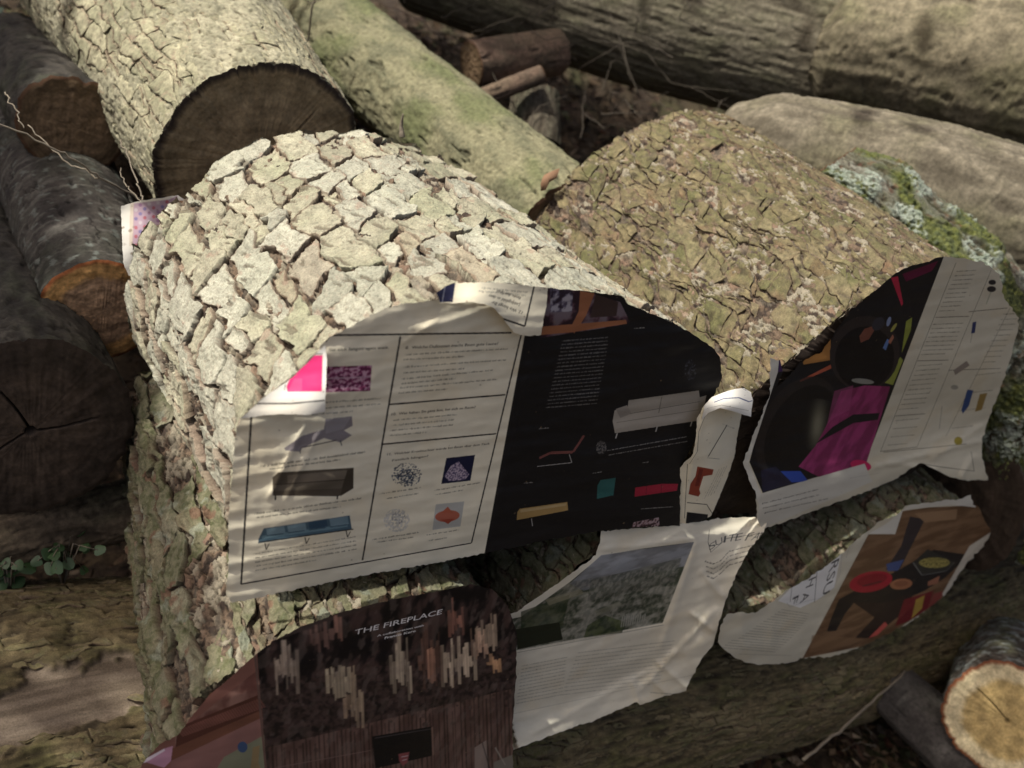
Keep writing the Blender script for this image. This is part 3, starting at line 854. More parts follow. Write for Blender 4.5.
def wp(*a): return [at(x, y, d=d) for (x, y, d) in a]
twig('twig', 'long bare pale stick lying on the ground at the bottom right', wp((803, 760, 1.55), (850, 722, 1.6), (905, 671, 1.66)), .0032, .0022)
twig('twig', 'forked dry stem crossing the shaded logs at the upper left', wp((-10, 120, 1.0), (60, 150, 1.05), (100, 178, 1.1), (142, 200, 1.16)), .0012, .0015,
     extra=[(wp((28, 125, 1.1), (62, 160, 1.1), (100, 178, 1.1)), .0008, .0011), (wp((5, 92, 1.12), (14, 108, 1.11), (24, 128, 1.1)), .001, .0008)])
twig('twig', 'curved pale stem arching up beside the newspaper scrap at the left', wp((143, 203, 1.14), (136, 180, 1.15), (121, 140, 1.2)), .0011, .0008,
     extra=[(wp((142, 203, 1.14), (126, 185, 1.16), (121, 168, 1.2)), .0009, .0006)])
twig('twig', 'upright thin stem standing in front of the smooth green tinged log', wp((308, 58, 1.7), (310, 20, 1.65), (318, -20, 1.6)), .0022, .0018,
     extra=[(wp((300, -5, 1.62), (310, 4, 1.64), (322, 0, 1.66)), .001, .0008)])
twig('bark_splinter', 'small reddish splinter of bark sticking up from the top of the flaking log', wp((402, 137, 1.255), (401, 126, 1.25), (403, 114, 1.24)), .0045, .001, cat='splinter', wob=.001)
_f = [(541, 182), (544, 175), (552, 171), (560, 168), (557, 177), (550, 181), (546, 189), (541, 190)]
_fv = [at(x, y, d=1.36 + .006 * (i % 2)) for i, (x, y) in enumerate(_f)]; _fc = sum(_fv) / 8
_ob = mesh_obj('bark_flake', [v - _fc for v in _fv] + [v - _fc + np.array([.004, .006, -.004]) for v in _fv] + [(0, -.001, .001)], [(i, (i + 1) % 8, 16) for i in range(8)] + [(i, i + 8, (i + 1) % 8 + 8, (i + 1) % 8) for i in range(8)], M_ORANGE)
_ob.location = Vector([float(q) for q in _fc]); tag(_ob, 'orange bark flake caught between the smooth green tinged log and the scaly log', 'bark flake')
G_T = 'thin dry twigs tangled on the ground behind the logs'
for k in range(115):
    px = rnd.uniform(380, 720); py = rnd.uniform(-10, 170)
    d = rnd.uniform(1.85, 2.5)
    a = at(px, py, d=d); L = rnd.uniform(.08, .3); an = rnd.uniform(0, 2 * PI); el = rnd.uniform(-.3, .9)
    b = a + L * np.array([math.cos(an) * math.cos(el), math.sin(an) * math.cos(el), math.sin(el)])
    m_ = (a + b) / 2 + np.array([rnd.gauss(0, .02) for _ in range(3)])
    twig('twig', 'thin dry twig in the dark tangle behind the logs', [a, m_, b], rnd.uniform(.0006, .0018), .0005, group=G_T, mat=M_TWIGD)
G_T2 = 'thin dry twigs on the ground at the lower right'
for k in range(26):
    px = rnd.uniform(690, 960); py = rnd.uniform(640, 790)
    a = at(px, py, z=GZ + .03); L = rnd.uniform(.04, .14); an = rnd.uniform(0, 2 * PI)
    b = a + L * np.array([math.cos(an), math.sin(an), rnd.uniform(-.1, .3)])
    m_ = (a + b) / 2 + np.array([rnd.gauss(0, .01) for _ in range(3)])
    twig('twig', 'thin dry twig on the ground at the lower right', [a, m_, b], rnd.uniform(.0008, .002), .0006, group=G_T2)


def litter(n, cx, cy, sx, sy, z0, zr, seed, size=(.006, .022)):
    g = np.random.RandomState(seed)
    c = np.stack([g.normal(cx, sx, n), g.normal(cy, sy, n), z0 + zr * g.rand(n) ** 2], 1)
    c[:, 2] += .78 * sst(.75, 2.3, c[:, 1] - .15 * c[:, 0])
    L = g.uniform(size[0], size[1], n)[:, None]; W = L * g.uniform(.08, .6, n)[:, None]
    a = g.normal(size=(n, 3)); a[:, 2] *= .35; a /= np.linalg.norm(a, axis=1)[:, None]
    b = np.cross(a, g.normal(size=(n, 3)) * [.4, .4, 1]); b /= np.linalg.norm(b, axis=1)[:, None]
    k = np.cross(a, b)
    V = np.stack([c - a * L, c - b * W + k * L * .15, c + a * L, c + b * W + k * L * .15], 1).reshape(-1, 3)
    F = np.arange(4 * n).reshape(-1, 4)
    pal = np.array([[.10, .065, .035], [.055, .035, .022], [.16, .11, .065], [.07, .075, .03], [.20, .15, .10], [.09, .04, .025]])
    cc = np.repeat(pal[g.choice(6, n, p=[.3, .3, .15, .1, .07, .08])] * g.uniform(.6, 1.2, (n, 1)), 4, axis=0)
    return V, F, cc
V1, F1, C1 = litter(9000, 1.3, .15, .5, .45, GZ + .0, .05, 1)
V2, F2, C2 = litter(14000, 1.2, 1.9, .8, .5, GZ + .0, .07, 2, (.008, .03))
V3, F3, C3 = litter(6000, -.3, 1.2, .5, .7, GZ + .0, .05, 3)
V = np.vstack([V1, V2, V3]); Fq = np.vstack([F1, F2 + len(V1), F3 + len(V1) + len(V2)])
C2 = C2 * .55  # litter in the gap behind darkened in its colour to deepen the shade
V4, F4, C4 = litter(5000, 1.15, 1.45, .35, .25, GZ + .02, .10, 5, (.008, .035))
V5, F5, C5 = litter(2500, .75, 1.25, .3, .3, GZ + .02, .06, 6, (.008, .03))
Vb = np.vstack([V, V4, V5]); Fq = np.vstack([Fq, F4 + len(V), F5 + len(V) + len(V4)]); C1, C2, C3 = np.vstack([C1, C2, C3]), C4 * .5, C5 * .6; V = Vb  # shade of the gap put into these litter colours too
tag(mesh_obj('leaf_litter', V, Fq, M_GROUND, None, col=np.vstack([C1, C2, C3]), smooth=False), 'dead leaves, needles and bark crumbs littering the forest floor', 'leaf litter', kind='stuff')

M_LEAF, _n, _l, _p = mat_new('green_leaf')
_p.inputs['Base Color'].default_value = (.035, .075, .022, 1); _p.inputs['Roughness'].default_value = .5


def leafy_plant(label, centre_px, d, spread, n, size, seed):
    g = random.Random(seed)
    base = at(*centre_px, d=d)
    root = empty('plant', base - np.array([0, 0, .06]), label, 'plant', 'small green plants at the left')
    LV, LF, SV, SF = [], [], [], []
    for k in range(n):
        tip = base + np.array([g.gauss(0, spread), g.gauss(0, spread * .5), g.gauss(0, spread * .6)])
        v, f = tube([base - np.array([0, 0, .06]), (base + tip) / 2 + np.array([0, 0, .01]), tip], .0012, .0006, 5)
        o = sum(len(q) for q in SV); SV.append(v); SF += [tuple(i + o for i in q) for q in f]
        nrm = Vector((g.gauss(-.2, .4), g.gauss(-.5, .4), 1)).normalized()
        e = nrm.orthogonal().normalized(); e.rotate(Matrix.Rotation(g.uniform(0, 6.28), 3, nrm)); h = nrm.cross(e)
        s = size * g.uniform(.7, 1.2); o = len(LV)
        LV.append(Vector(tip))
        for j in range(14):
            a = j / 14 * 2 * PI; r = s * (.75 + .25 * math.cos(a) + .12 * math.cos(3 * a))
            LV.append(Vector(tip) + (e * math.cos(a) + h * math.sin(a)) * r + nrm * (-.25 * r * abs(math.sin(a))))
        for j in range(14): LF.append((o, o + 1 + j, o + 1 + (j + 1) % 14))
    mesh_obj('foliage', [tuple(v) for v in LV], LF, M_LEAF, root)
    mesh_obj('stem', np.vstack(SV), SF, M_TWIG, root)
leafy_plant('small green plant with round leaves growing under the thin crosswise log', (62, 552), 1.16, .024, 20, .010, 3)
leafy_plant('green leaves at the bottom of the gap beside the left edge', (8, 570), 1.14, .016, 14, .012, 4)
leafy_plant('dim green shoots in the top left corner', (32, 40), 1.95, .06, 40, .016, 5)

# ------------------------------------------------------------------ unseen tree added for shade, leaves placed along sun rays above chosen spots
def shade_tree():
    g = np.random.RandomState(12)
    S_ = np.array(SUN)
    root = empty('tree', (-2.6, 1.6, GZ), 'unseen leafy tree added left of the log pile to shade parts of it', 'tree')
    pts = []
    def region(n, fn, x0, x1, y0, y1):
        k = 0
        while k < n:
            x, y = g.uniform(x0, x1), g.uniform(y0, y1)
            if fn(x, y): pts.append((x, y)); k += 1
    def left(x, y):
        if y < .30: return -.20 < x < -.005 - .05 * (.3 - y) / .4
        return x < -.015 + .22 * max(0, y - .62)
    region(4600, left, -1.0, .16, -.25, 1.9)
    region(6500, lambda x, y: (abs(x - 1.45) / .8) ** 2 + (abs(y - 1.75) / .75) ** 2 < 1 and not (x > 1.25 and y < 1.25), .5, 2.4, .9, 2.6)
    region(1500, lambda x, y: y < -.045 - .07 * (x < .5), .30, 2.0, -.65, -.04)
    region(60, lambda x, y: x + .3 * y > 1.5, 1.35, 2.3, .0, 1.3)
    region(500, lambda x, y: True, 1.20, 1.75, -.3, .06)
    region(120, lambda x, y: True, -.8, -.2, .0, .33)
    region(60, lambda x, y: True, .45, .8, 1.3, 1.9)
    P = np.array(pts); n = len(P)
    t = g.uniform(2.0, 3.1, n)
    c = np.stack([P[:, 0], P[:, 1], np.zeros(n)], 1) + S_[None] * t[:, None]
    nr = g.normal(size=(n, 3)) * .35 + S_; nr /= np.linalg.norm(nr, axis=1)[:, None]
    a = np.cross(nr, g.normal(size=(n, 3))); a /= np.linalg.norm(a, axis=1)[:, None]; b = np.cross(nr, a)
    L = g.uniform(.022, .040, n)[:, None]
    an = np.array([0, 1, 2, 3, 4, 5]) / 6 * 2 * PI; rr = np.array([1.25, .8, .8, 1.1, .8, .8])
    V = np.stack([c + L * r * (math.cos(q) * a + math.sin(q) * .75 * b) for q, r in zip(an, rr)], 1).reshape(-1, 3)
    F = np.arange(6 * n).reshape(-1, 6)
    mesh_obj('foliage', V, F, M_LEAF, root, smooth=False)
    v, f = tube([(-2.6, 1.6, GZ), (-2.5, 1.55, .8), (-2.2, 1.5, 1.8), (-1.7, 1.4, 2.5), (-1.3, 1.2, 2.9)], .06, .02, 12)
    Vs, Fs, o = [v], list(f), len(v)
    for e in ((-1.6, .3, 2.0), (-.4, 1.5, 2.3), (.0, 1.7, 2.4), (-1.2, 1.2, 2.2), (-1.1, -.6, 2.2)):
        v, f = tube([(-2.2, 1.5, 1.8), tuple((np.array((-2.2, 1.5, 1.8)) + np.array(e)) / 2 + [0, 0, .25]), e], .022, .006, 7)
        Fs += [tuple(i + o for i in q) for q in f]; o += len(v); Vs.append(v)
    mesh_obj('trunk', np.vstack(Vs), Fs, M_TWIG, root)
shade_tree()

# ------------------------------------------------------------------ printed sheets
CREAM = (.78, .71, .53)
WHITE = (.80, .77, .68)
INK = (.02, .018, .02)
def in_poly(P, x, y):
    c = np.zeros(x.shape, bool); n = len(P)
    for i in range(n):
        x1, y1 = P[i]; x2, y2 = P[(i + 1) % n]
        if y1 == y2: continue
        m = ((y1 > y) != (y2 > y)) & (x < (x2 - x1) * (y - y1) / (y2 - y1) + x1)
        c ^= m
    return c


_glyph = {}
def glyph_tris(txt):
    if txt in _glyph: return _glyph[txt]
    cu = bpy.data.curves.new('tmp_text', 'FONT'); cu.body = txt; cu.resolution_u = 3
    o = bpy.data.objects.new('tmp_text', cu); COL.objects.link(o)
    bpy.context.view_layer.update()
    dg = bpy.context.evaluated_depsgraph_get()
    me = bpy.data.meshes.new_from_object(o.evaluated_get(dg))
    me.calc_loop_triangles()
    V = np.array([v.co[:2] for v in me.vertices]).reshape(-1, 2); T = [tuple(t.vertices) for t in me.loop_triangles]
    bpy.data.objects.remove(o); bpy.data.curves.remove(cu); bpy.data.meshes.remove(me)
    _glyph[txt] = (V, T)
    return V, T


class Sheet:
    """a printed page lying in the plane y = y0; art is placed in the page plane"""
    def __init__(s, outline, y0, paper=CREAM, res=.0005, crop=(0, 0, 1)):
        s.y0 = y0; s.res = res; s.crop = crop
        s.o2 = np.array([at(*p, y=y0)[[0, 2]] for p in outline])
        s.lo = s.o2.min(0) - .03; s.hi = s.o2.max(0) + .03
        s.W = int((s.hi[0] - s.lo[0]) / res); s.H = int((s.hi[1] - s.lo[1]) / res)
        X, Y = np.meshgrid(np.arange(s.W), np.arange(s.H))
        s.a = np.ones((s.H, s.W, 3)) * np.array(paper)
        s.a *= (1 + .06 * fbm(X / 90, Y / 60, 5, 4))[..., None]
        yel = sst(.1, .5, fbm(X / 160 + 9, Y / 120, 8, 3))[..., None] * .22
        s.a = s.a * (1 - yel) + s.a * np.array([.95, .82, .62]) * yel

    def c(s, *p):           # measured crop coordinates -> photo measure
        return (p[0] / s.crop[2] + s.crop[0], p[1] / s.crop[2] + s.crop[1])

    def tx(s, p):           # -> texel
        q = s.c(*p); r = at(q[0], q[1], y=s.y0)
        return np.array([(r[0] - s.lo[0]) / s.res, (r[2] - s.lo[1]) / s.res])

    def _fill(s, T, color, alpha=1., fn=None, ss=2):
        T = np.asarray(T); x0, y0 = np.floor(T.min(0)).astype(int) - 1; x1, y1 = np.ceil(T.max(0)).astype(int) + 2
        x0 = max(x0, 0); y0 = max(y0, 0); x1 = min(x1, s.W); y1 = min(y1, s.H)
        if x1 <= x0 or y1 <= y0: return
        X, Y = np.meshgrid(np.arange(x0, x1), np.arange(y0, y1))
        m = 0
        for i in range(ss):
            for j in range(ss):
                m = m + in_poly(T, X + (i + .5) / ss, Y + (j + .5) / ss)
        m = m / (ss * ss) * alpha
        col = np.array(color, float) if color is not None else 0
        if fn is not None:
            col, am = fn(X * s.res + s.lo[0], Y * s.res + s.lo[1])
            m = m * am
        s.a[y0:y1, x0:x1] = s.a[y0:y1, x0:x1] * (1 - m[..., None]) + col * m[..., None]

    def poly(s, pts, color, alpha=1., fn=None):
        s._fill([s.tx(p) for p in pts], color, alpha, fn)

    def line(s, p, q, w=.0012, color=INK, alpha=1.):
        a, b = s.tx(p), s.tx(q); d = b - a; d /= np.linalg.norm(d) + 1e-9
        n = np.array([-d[1], d[0]]) * w / s.res / 2
        s._fill([a + n, b + n, b - n, a - n], color, alpha)

    def path(s, pts, w=.0012, color=INK, alpha=1.):
        for p, q in zip(pts[:-1], pts[1:]): s.line(p, q, w, color, alpha)

    def ell(s, ctr, rx, ry, color, rot=0, alpha=1., fn=None):
        an = np.arange(28) / 28 * 2 * PI; cr, sr = math.cos(rot), math.sin(rot)
        s.poly([(ctr[0] + rx * math.cos(t) * cr - ry * math.sin(t) * sr, ctr[1] + rx * math.cos(t) * sr + ry * math.sin(t) * cr) for t in an], color, alpha, fn)

    def text(s, txt, p, q, h=None, color=INK, alpha=1., outline=False, up=None):
        """txt set along the baseline p -> q, cap height h in metres"""
        V, T = glyph_tris(txt)
        if not len(V): return
        a, b = s.tx(p), s.tx(q); d = b - a; L = np.linalg.norm(d); d /= L
        n = np.array([-d[1], d[0]])
        if up is not None:
            u = s.tx(up) - a
            n = u / np.linalg.norm(u) if up is not None else n
        sx = L / (V[:, 0].max() - V[:, 0].min()); hy = (h / s.res / .7) if h else sx
        W_ = a + ((V[:, :1] - V[:, 0].min()) * sx) * d + V[:, 1:] * hy * n
        for o_ in ((0, .7) if (h or 1) < .0035 else (0,)):
            for t in T: s._fill(W_[list(t)] + [o_, 0], color, alpha)

    def greek(s, p, q, h=.0015, color=INK, alpha=.8, seed=0):
        """a line of print too small to read"""
        a, b = s.tx(p), s.tx(q); d = b - a; L = np.linalg.norm(d); d /= L; n = np.array([-d[1], d[0]])
        hh = h / s.res
        T = [a - n * hh * .4, b - n * hh * .4, b + n * hh * 1.6, a + n * hh * 1.6]
        def fn(X, Y):
            x = (X - s.lo[0]) / s.res - a[0]; y = (Y - s.lo[1]) / s.res - a[1]
            u = x * d[0] + y * d[1]; v = (x * n[0] + y * n[1]) / hh
            g = np.floor(u / (hh * .42)); r = _hash(g, g * 0 + seed, 3); wd = np.floor(u / (hh * 4.3) + .6 * _hash(np.floor(u / (hh * 8)), g * 0, seed))
            fr = u / (hh * 4.3) - np.floor(u / (hh * 4.3))
            gap = (fr < .16) & (_hash(wd, g * 0 + seed, 7) < .8)
            top = np.where(r > .8, 1.5, 1.0); bot = np.where(r < .1, -.4, 0)
            return np.array(color)[None, None] + 0 * u[..., None], ((v > bot) & (v < top) & (r > .12) & ~gap) * (.55 + .45 * _hash(g, np.floor(v * 3), seed))
        s._fill(T, None, alpha, fn)

    def para(s, tl, tr, bl, n, h=.0014, color=INK, alpha=.72, seed=0, last=.6):
        tl, tr, bl = map(np.array, (tl, tr, bl))
        for i in range(n):
            o = (bl - tl) * (i / max(1, n - 1)); a = tl + o; b = tr + o
            if i == n - 1: b = a + (b - a) * last
            s.greek(tuple(a), tuple(b), h, color, alpha, seed * 31 + i)

    def noise_fn(s, cols, sx, sy=None, seed=0, lo=-.3, hi=.3, a=1., thr=None):
        sy = sy or sx
        def fn(X, Y):
            f = fbm(X * sx, Y * sy, seed, 4); t = sst(lo, hi, f)
            k = len(cols) - 1; i = np.minimum((t * k).astype(int), k - 1); fr = t * k - i
            C_ = np.array(cols); c = C_[i] * (1 - fr)[..., None] + C_[i + 1] * fr[..., None]
            am = np.full(X.shape, a)
            if thr is not None: am = am * sst(thr, thr + .12, fbm(X * sx + 7, Y * sy + 3, seed + 5, 4))
            return c, am
        return fn

    def material(s, name, gloss=.5):
        g = np.random.RandomState(s.W)
        s.crop = (0, 0, 1)
        for k in range(60):
            T0 = np.array([g.uniform(0, s.W), g.uniform(0, s.H)]); r_ = g.uniform(.6, 2.6); an = np.arange(7) / 7 * 2 * PI
            s._fill(T0 + np.stack([np.cos(an), np.sin(an)], 1) * r_ * g.uniform(.5, 1.3, (7, 1)), (.20, .14, .08), g.uniform(.3, .8))
        img = bpy.data.images.new(name + '_print', s.W, s.H, float_buffer=True)
        img.colorspace_settings.name = 'Linear Rec.709'
        px = np.ones((s.H, s.W, 4), np.float32); px[..., :3] = np.clip(s.a * getattr(s, 'gain', 1.), 0, 1)
        img.pixels.foreach_set(px.ravel()); img.update(); img.pack()
        m, n, l, p = mat_new(name)
        ti = n.new('ShaderNodeTexImage'); ti.image = img; ti.extension = 'EXTEND'
        l.new(ti.outputs[0], p.inputs['Base Color'])
        ns = n.new('ShaderNodeTexNoise'); ns.inputs['Scale'].default_value = 260; ns.inputs['Detail'].default_value = 3
        tc = n.new('ShaderNodeTexCoord'); l.new(tc.outputs['Object'], ns.inputs['Vector'])
        bp = n.new('ShaderNodeBump'); bp.inputs['Strength'].default_value = .25; bp.inputs['Distance'].default_value = .0004
        l.new(ns.outputs[0], bp.inputs['Height']); l.new(bp.outputs[0], p.inputs['Normal'])
        p.inputs['Roughness'].default_value = gloss
        p.inputs['Specular IOR Level'].default_value = .18
        return m


def torn(P, step=3.0, amp=.5, seed=0, closed=True):
    """outline points with a slightly ragged torn edge"""
    out = []; g = np.random.RandomState(seed); n = len(P)
    for i in range(n):
        a = np.array(P[i], float); b = np.array(P[(i + 1) % n], float); L = np.linalg.norm(b - a); k = max(1, int(L / step))
        nn = np.array([-(b - a)[1], (b - a)[0]]) / (L + 1e-9)
        for j in range(k):
            out.append(a + (b - a) * j / k + (nn * g.normal() * amp if j else 0))
    return out


def tri_fill(outline, step):
    P = np.array(outline); lo = P.min(0); hi = P.max(0)
    xs = np.arange(lo[0], hi[0], step); ys = np.arange(lo[1], hi[1], step * .87)
    X, Y = np.meshgrid(xs, ys); X = X + (np.arange(len(ys)) % 2)[:, None] * step / 2
    m = in_poly(P, X, Y)
    # keep away from the border
    d = np.full(X.shape, 1e9)
    for i in range(len(P)):
        d = np.minimum(d, np.hypot(X - P[i, 0], Y - P[i, 1]))
    m &= d > step * .55
    I = np.stack([X[m], Y[m]], 1)
    pts = [Vector(p) for p in P] + [Vector(p) for p in I]
    n = len(P)
    vo, ed, fo, *_ = geometry.delaunay_2d_cdt(pts, [(i, (i + 1) % n) for i in range(n)], [list(range(n))], 1, 1e-5)
    return np.array([tuple(v) for v in vo]), [tuple(f) for f in fo]


def rbf(ctrl, X, Y, sig):
    """smooth surface through a few measured offsets"""
    C_ = np.array(ctrl, float)
    D = np.hypot(C_[:, None, 0] - C_[None, :, 0], C_[:, None, 1] - C_[None, :, 1])
    A_ = np.exp(-(D / sig) ** 2) + np.eye(len(C_)) * .02
    w_ = np.linalg.solve(A_, C_[:, 2])
    out = 0
    for i in range(len(C_)): out = out + w_[i] * np.exp(-((X - C_[i, 0]) ** 2 + (Y - C_[i, 1]) ** 2) / sig ** 2)
    return out


def sheet_mesh(name, sheet, outline, mat, parent=None, ctrl=None, sig=60, wr=.0010, wdir=-.18, seed=0, step=3.2, ragged=.5, base=0., extra=None, creases=()):
    Q, F = tri_fill(torn(outline, 3, ragged, seed), step)
    X, Y = Q[:, 0], Q[:, 1]
    off = np.full(len(Q), base)
    if ctrl: off = off + rbf(ctrl, X, Y, sig)
    s = Y - wdir * X
    off = off + wr * (fbm(X / 70, s / 13, seed, 3) + .55 * fbm(X / 28 + 5, s / 22, seed + 4, 3)) + wr * 1.1 * fbm(X / 90, Y / 70, seed + 9, 2)
    for (x1, y1, x2, y2, dep, wid) in creases:
        dx, dy = x2 - x1, y2 - y1; L = math.hypot(dx, dy); u = ((X - x1) * dx + (Y - y1) * dy) / L; v = ((Y - y1) * dx - (X - x1) * dy) / L
        off = off + dep * np.exp(-np.abs(v) / wid) * sst(-.05, .1, u / L) * (1 - sst(.9, 1.05, u / L))
    if extra is not None: off = off + extra(X, Y)
    V = np.array([at(x, y, y=sheet.y0 - o) for x, y, o in zip(X, Y, off)])
    fl = np.array([at(x, y, y=sheet.y0)[[0, 2]] for x, y in zip(X, Y)])
    uv = np.stack([(fl[:, 0] - sheet.lo[0]) / sheet.res / sheet.W, (fl[:, 1] - sheet.lo[1]) / sheet.res / sheet.H], 1)
    o = mesh_obj(name, V, F, mat, parent, uv=uv)
    return o


def sheet_root(px, y, label, group='newspaper sheets pasted over the sawn ends'):
    return empty('newspaper', at(*px, y=y), label, 'newspaper', group)


# ---- sheet 1: furniture quiz page and black page
o1 = [(236, 428), (241, 418), (262, 398), (290, 378), (312, 356), (322, 344), (332, 336), (352, 326), (385, 308), (410, 303), (436, 300), (448, 290), (466, 284), (500, 283),
      (548, 288), (585, 291), (622, 296), (628, 304), (660, 317), (690, 332), (712, 347), (720, 357), (722, 378), (716, 392), (704, 412), (697, 440), (682, 462), (680, 500), (680, 526), (640, 527),
      (600, 531), (560, 538), (486, 553), (420, 566), (381, 572), (330, 582), (232, 603), (226, 592), (229, 560), (228, 520), (232, 480)]
S1 = Sheet(o1, -.010, crop=(220, 320, 2.744))
c = S1
Z = lambda pts: pts
# black half first
c.poly([(860, -90), (726, 640), (1400, 640), (1500, -100)], (.012, .011, .011))
for (a, b) in (((300, 42), (800, 35)), ((86, 265), (58, 725)), ((58, 725), (690, 612)), ((826, 42), (690, 612)), ((495, 45), (391, 659)), ((464, 232), (783, 205)), ((447, 341), (758, 312))):
    c.line(a, b, .0018)
c.line((300, 42), (290, 60), .0016)
c.greek((742, 600), (820, 160), .0012, alpha=.6, seed=4)
c.text('9. Auf welchem Sofa lassen', (100, 88), (290, 80), .0030)
c.text('Sie sich langetragen weit.', (298, 86), (462, 79), .0030)
c.text('8.  Welche Duftnoten macht Ihnen gute Laune?', (508, 80), (762, 68), .0030)
c.para((508, 98), (790, 82), (500, 112), 2, seed=1); c.para((503, 132), (785, 112), (500, 148), 2, seed=2)
c.para((498, 165), (750, 140), (494, 178), 2, seed=3); c.para((490, 190), (760, 165), (488, 204), 2, seed=4, last=.5)
c.text('10.  Was halten Sie ganz fest, bei sich im Raum?', (470, 262), (700, 242), .0028)
c.para((475, 278), (650, 262), (462, 320), 4, seed=5)
c.text('11.  Welcher Kronleuchter würde bei Ihnen über dem Tisch', (458, 372), (738, 342), .0026)
c.text('Festlich hängen?', (472, 388), (570, 376), .0026)
red_sofa = c.noise_fn([(.10, .02, .05), (.30, .07, .16), (.50, .30, .36)], 260, seed=3)
c.poly([(240, 130), (417, 124), (412, 195), (240, 200)], None, fn=red_sofa)
c.line((240, 163), (414, 156), .0012, (.45, .3, .35))
c.para((250, 232), (440, 218), (250, 262), 3, seed=6)
gs = (.25, .22, .22)
c.poly([(176, 352), (225, 318), (285, 300), (290, 272), (362, 264), (364, 290), (340, 303), (362, 316), (330, 336), (285, 324), (225, 352), (220, 362), (180, 358)], gs)
c.poly([(288, 274), (360, 266), (338, 300), (290, 312)], (.31, .28, .28)); c.line((225, 350), (320, 330), .0012, (.08, .07, .07)); c.line((222, 350), (220, 366), .001, (.1, .1, .1)); c.line((330, 330), (334, 345), .001, (.1, .1, .1))
c.greek((112, 405), (398, 365), .0017, seed=9); c.greek((132, 412), (330, 386), .0015, seed=10)
c.poly([(144, 432), (160, 418), (366, 405), (366, 462), (325, 484), (145, 482)], (.085, .068, .048))
c.poly([(185, 426), (348, 412), (350, 440), (185, 452)], (.15, .122, .088)); c.poly([(150, 452), (345, 438), (335, 462), (150, 470)], (.12, .098, .07)); c.poly([(350, 410), (367, 405), (366, 462), (330, 484), (336, 455)], (.055, .043, .03)); c.line((150, 452), (345, 438), .001, (.04, .03, .02))
c.line((152, 482), (152, 494), .0015); c.line((322, 482), (322, 492), .0015)
c.greek((95, 535), (388, 492), .0017, seed=11); c.greek((100, 545), (330, 515), .0015, seed=12)
c.poly([(105, 602), (120, 572), (356, 536), (362, 575), (105, 613)], (.07, .12, .15))
for k in range(4):
    x = 126 + k * 58; c.poly([(x, 573 - k * 9), (x + 50, 565 - k * 9), (x + 54, 585 - k * 8), (x + 4, 592 - k * 8)], (.17, .25, .28) if k != 2 else (.04, .08, .12)); c.poly([(x - 10, 592 - k * 8), (x + 52, 584 - k * 8), (x + 50, 592 - k * 8), (x - 12, 601 - k * 8)], (.13, .21, .24)); c.line((x + 2, 592 - k * 8), (x + 54, 585 - k * 8), .0008, (.02, .04, .06))
c.line((108, 610), (366, 574), .0013)
for x, y in ((127, 612), (237, 596), (350, 578)): c.path([(x - 4, y), (x, y + 18), (x + 8, y + 2)], .001)
c.para((92, 645), (372, 597), (95, 690), 5, seed=13)
sp = c.noise_fn([(.05, .06, .08), (.18, .19, .2)], 420, seed=6, thr=.02)
c.ell((512, 425), 42, 33, None, fn=sp); c.ell((512, 428), 26, 20, None, fn=c.noise_fn([(.02, .03, .05), (.1, .12, .15)], 380, seed=7, thr=-.1))
c.ell((485, 550), 36, 32, None, alpha=.5, fn=c.noise_fn([(.25, .26, .27), (.45, .46, .48)], 300, seed=8, thr=-.15))
c.ell((490, 542), 20, 18, None, alpha=.7, fn=c.noise_fn([(.1, .11, .12), (.3, .3, .3)], 420, seed=9, thr=.0))
c.poly([(621, 379), (700, 370), (687, 441), (607, 450)], (.012, .014, .04))
c.poly([(655, 388), (684, 424), (672, 438), (628, 442), (616, 428), (634, 400)], None, fn=c.noise_fn([(.10, .08, .14), (.5, .4, .45)], 420, seed=10))
c.poly([(592, 506), (670, 498), (660, 566), (583, 576)], (.46, .45, .40))
c.ell((624, 538), 34, 16, (.42, .09, .04), -.1, .9); c.poly([(606, 530), (625, 512), (640, 530)], (.42, .11, .06)); c.poly([(604, 548), (626, 560), (644, 545)], (.35, .07, .04))
c.greek((436, 480), (550, 462), .0014, seed=14); c.greek((458, 492), (545, 478), .0013, seed=15)
c.para((588, 470), (715, 448), (590, 482), 2, seed=16); c.greek((418, 605), (545, 585), .0014, seed=17); c.greek((430, 612), (530, 598), .0013, seed=18)
c.para((566, 592), (655, 578), (570, 608), 2, seed=19); c.greek((1, 440), (2, 600), .001, seed=2, alpha=0)
# black half details
c.crop = (420, 270, 2.647)
c.poly([(318, 180), (342, 40), (405, 47), (530, 85), (556, 138), (520, 148)], None, fn=c.noise_fn([(.03, .015, .02), (.10, .05, .06), (.16, .12, .13)], 60, seed=12))
c.poly([(345, 48), (405, 55), (402, 110), (345, 112)], None, fn=c.noise_fn([(.03, .02, .03), (.12, .10, .14), (.35, .32, .34)], 110, seed=13))
org = (.33, .13, .06)
c.poly([(322, 150), (545, 132), (548, 142), (400, 165), (320, 172)], org); c.poly([(424, 55), (462, 62), (440, 120), (408, 168), (400, 150), (420, 110)], org)
c.poly([(465, 65), (525, 85), (520, 122), (450, 126)], (.05, .03, .025))
lt = (.33, .31, .28)
for i in range(19):
    y = 184 + i * 10; c.greek((376 - i * 2.4, y + 6 - i * .2), (500 - i * 1.8, y - 4 - i * .3), .0012, lt, .42, seed=40 + i)
bs = (.36, .32, .26)
c.poly([(552, 345), (738, 319), (742, 350), (548, 384)], (.30, .265, .21)); c.poly([(515, 372), (545, 360), (556, 378), (748, 345), (740, 398), (516, 432), (510, 400)], bs)
c.poly([(736, 338), (758, 332), (752, 362), (738, 385)], (.28, .25, .2)); c.poly([(518, 368), (548, 358), (560, 380), (530, 392)], (.25, .22, .18))
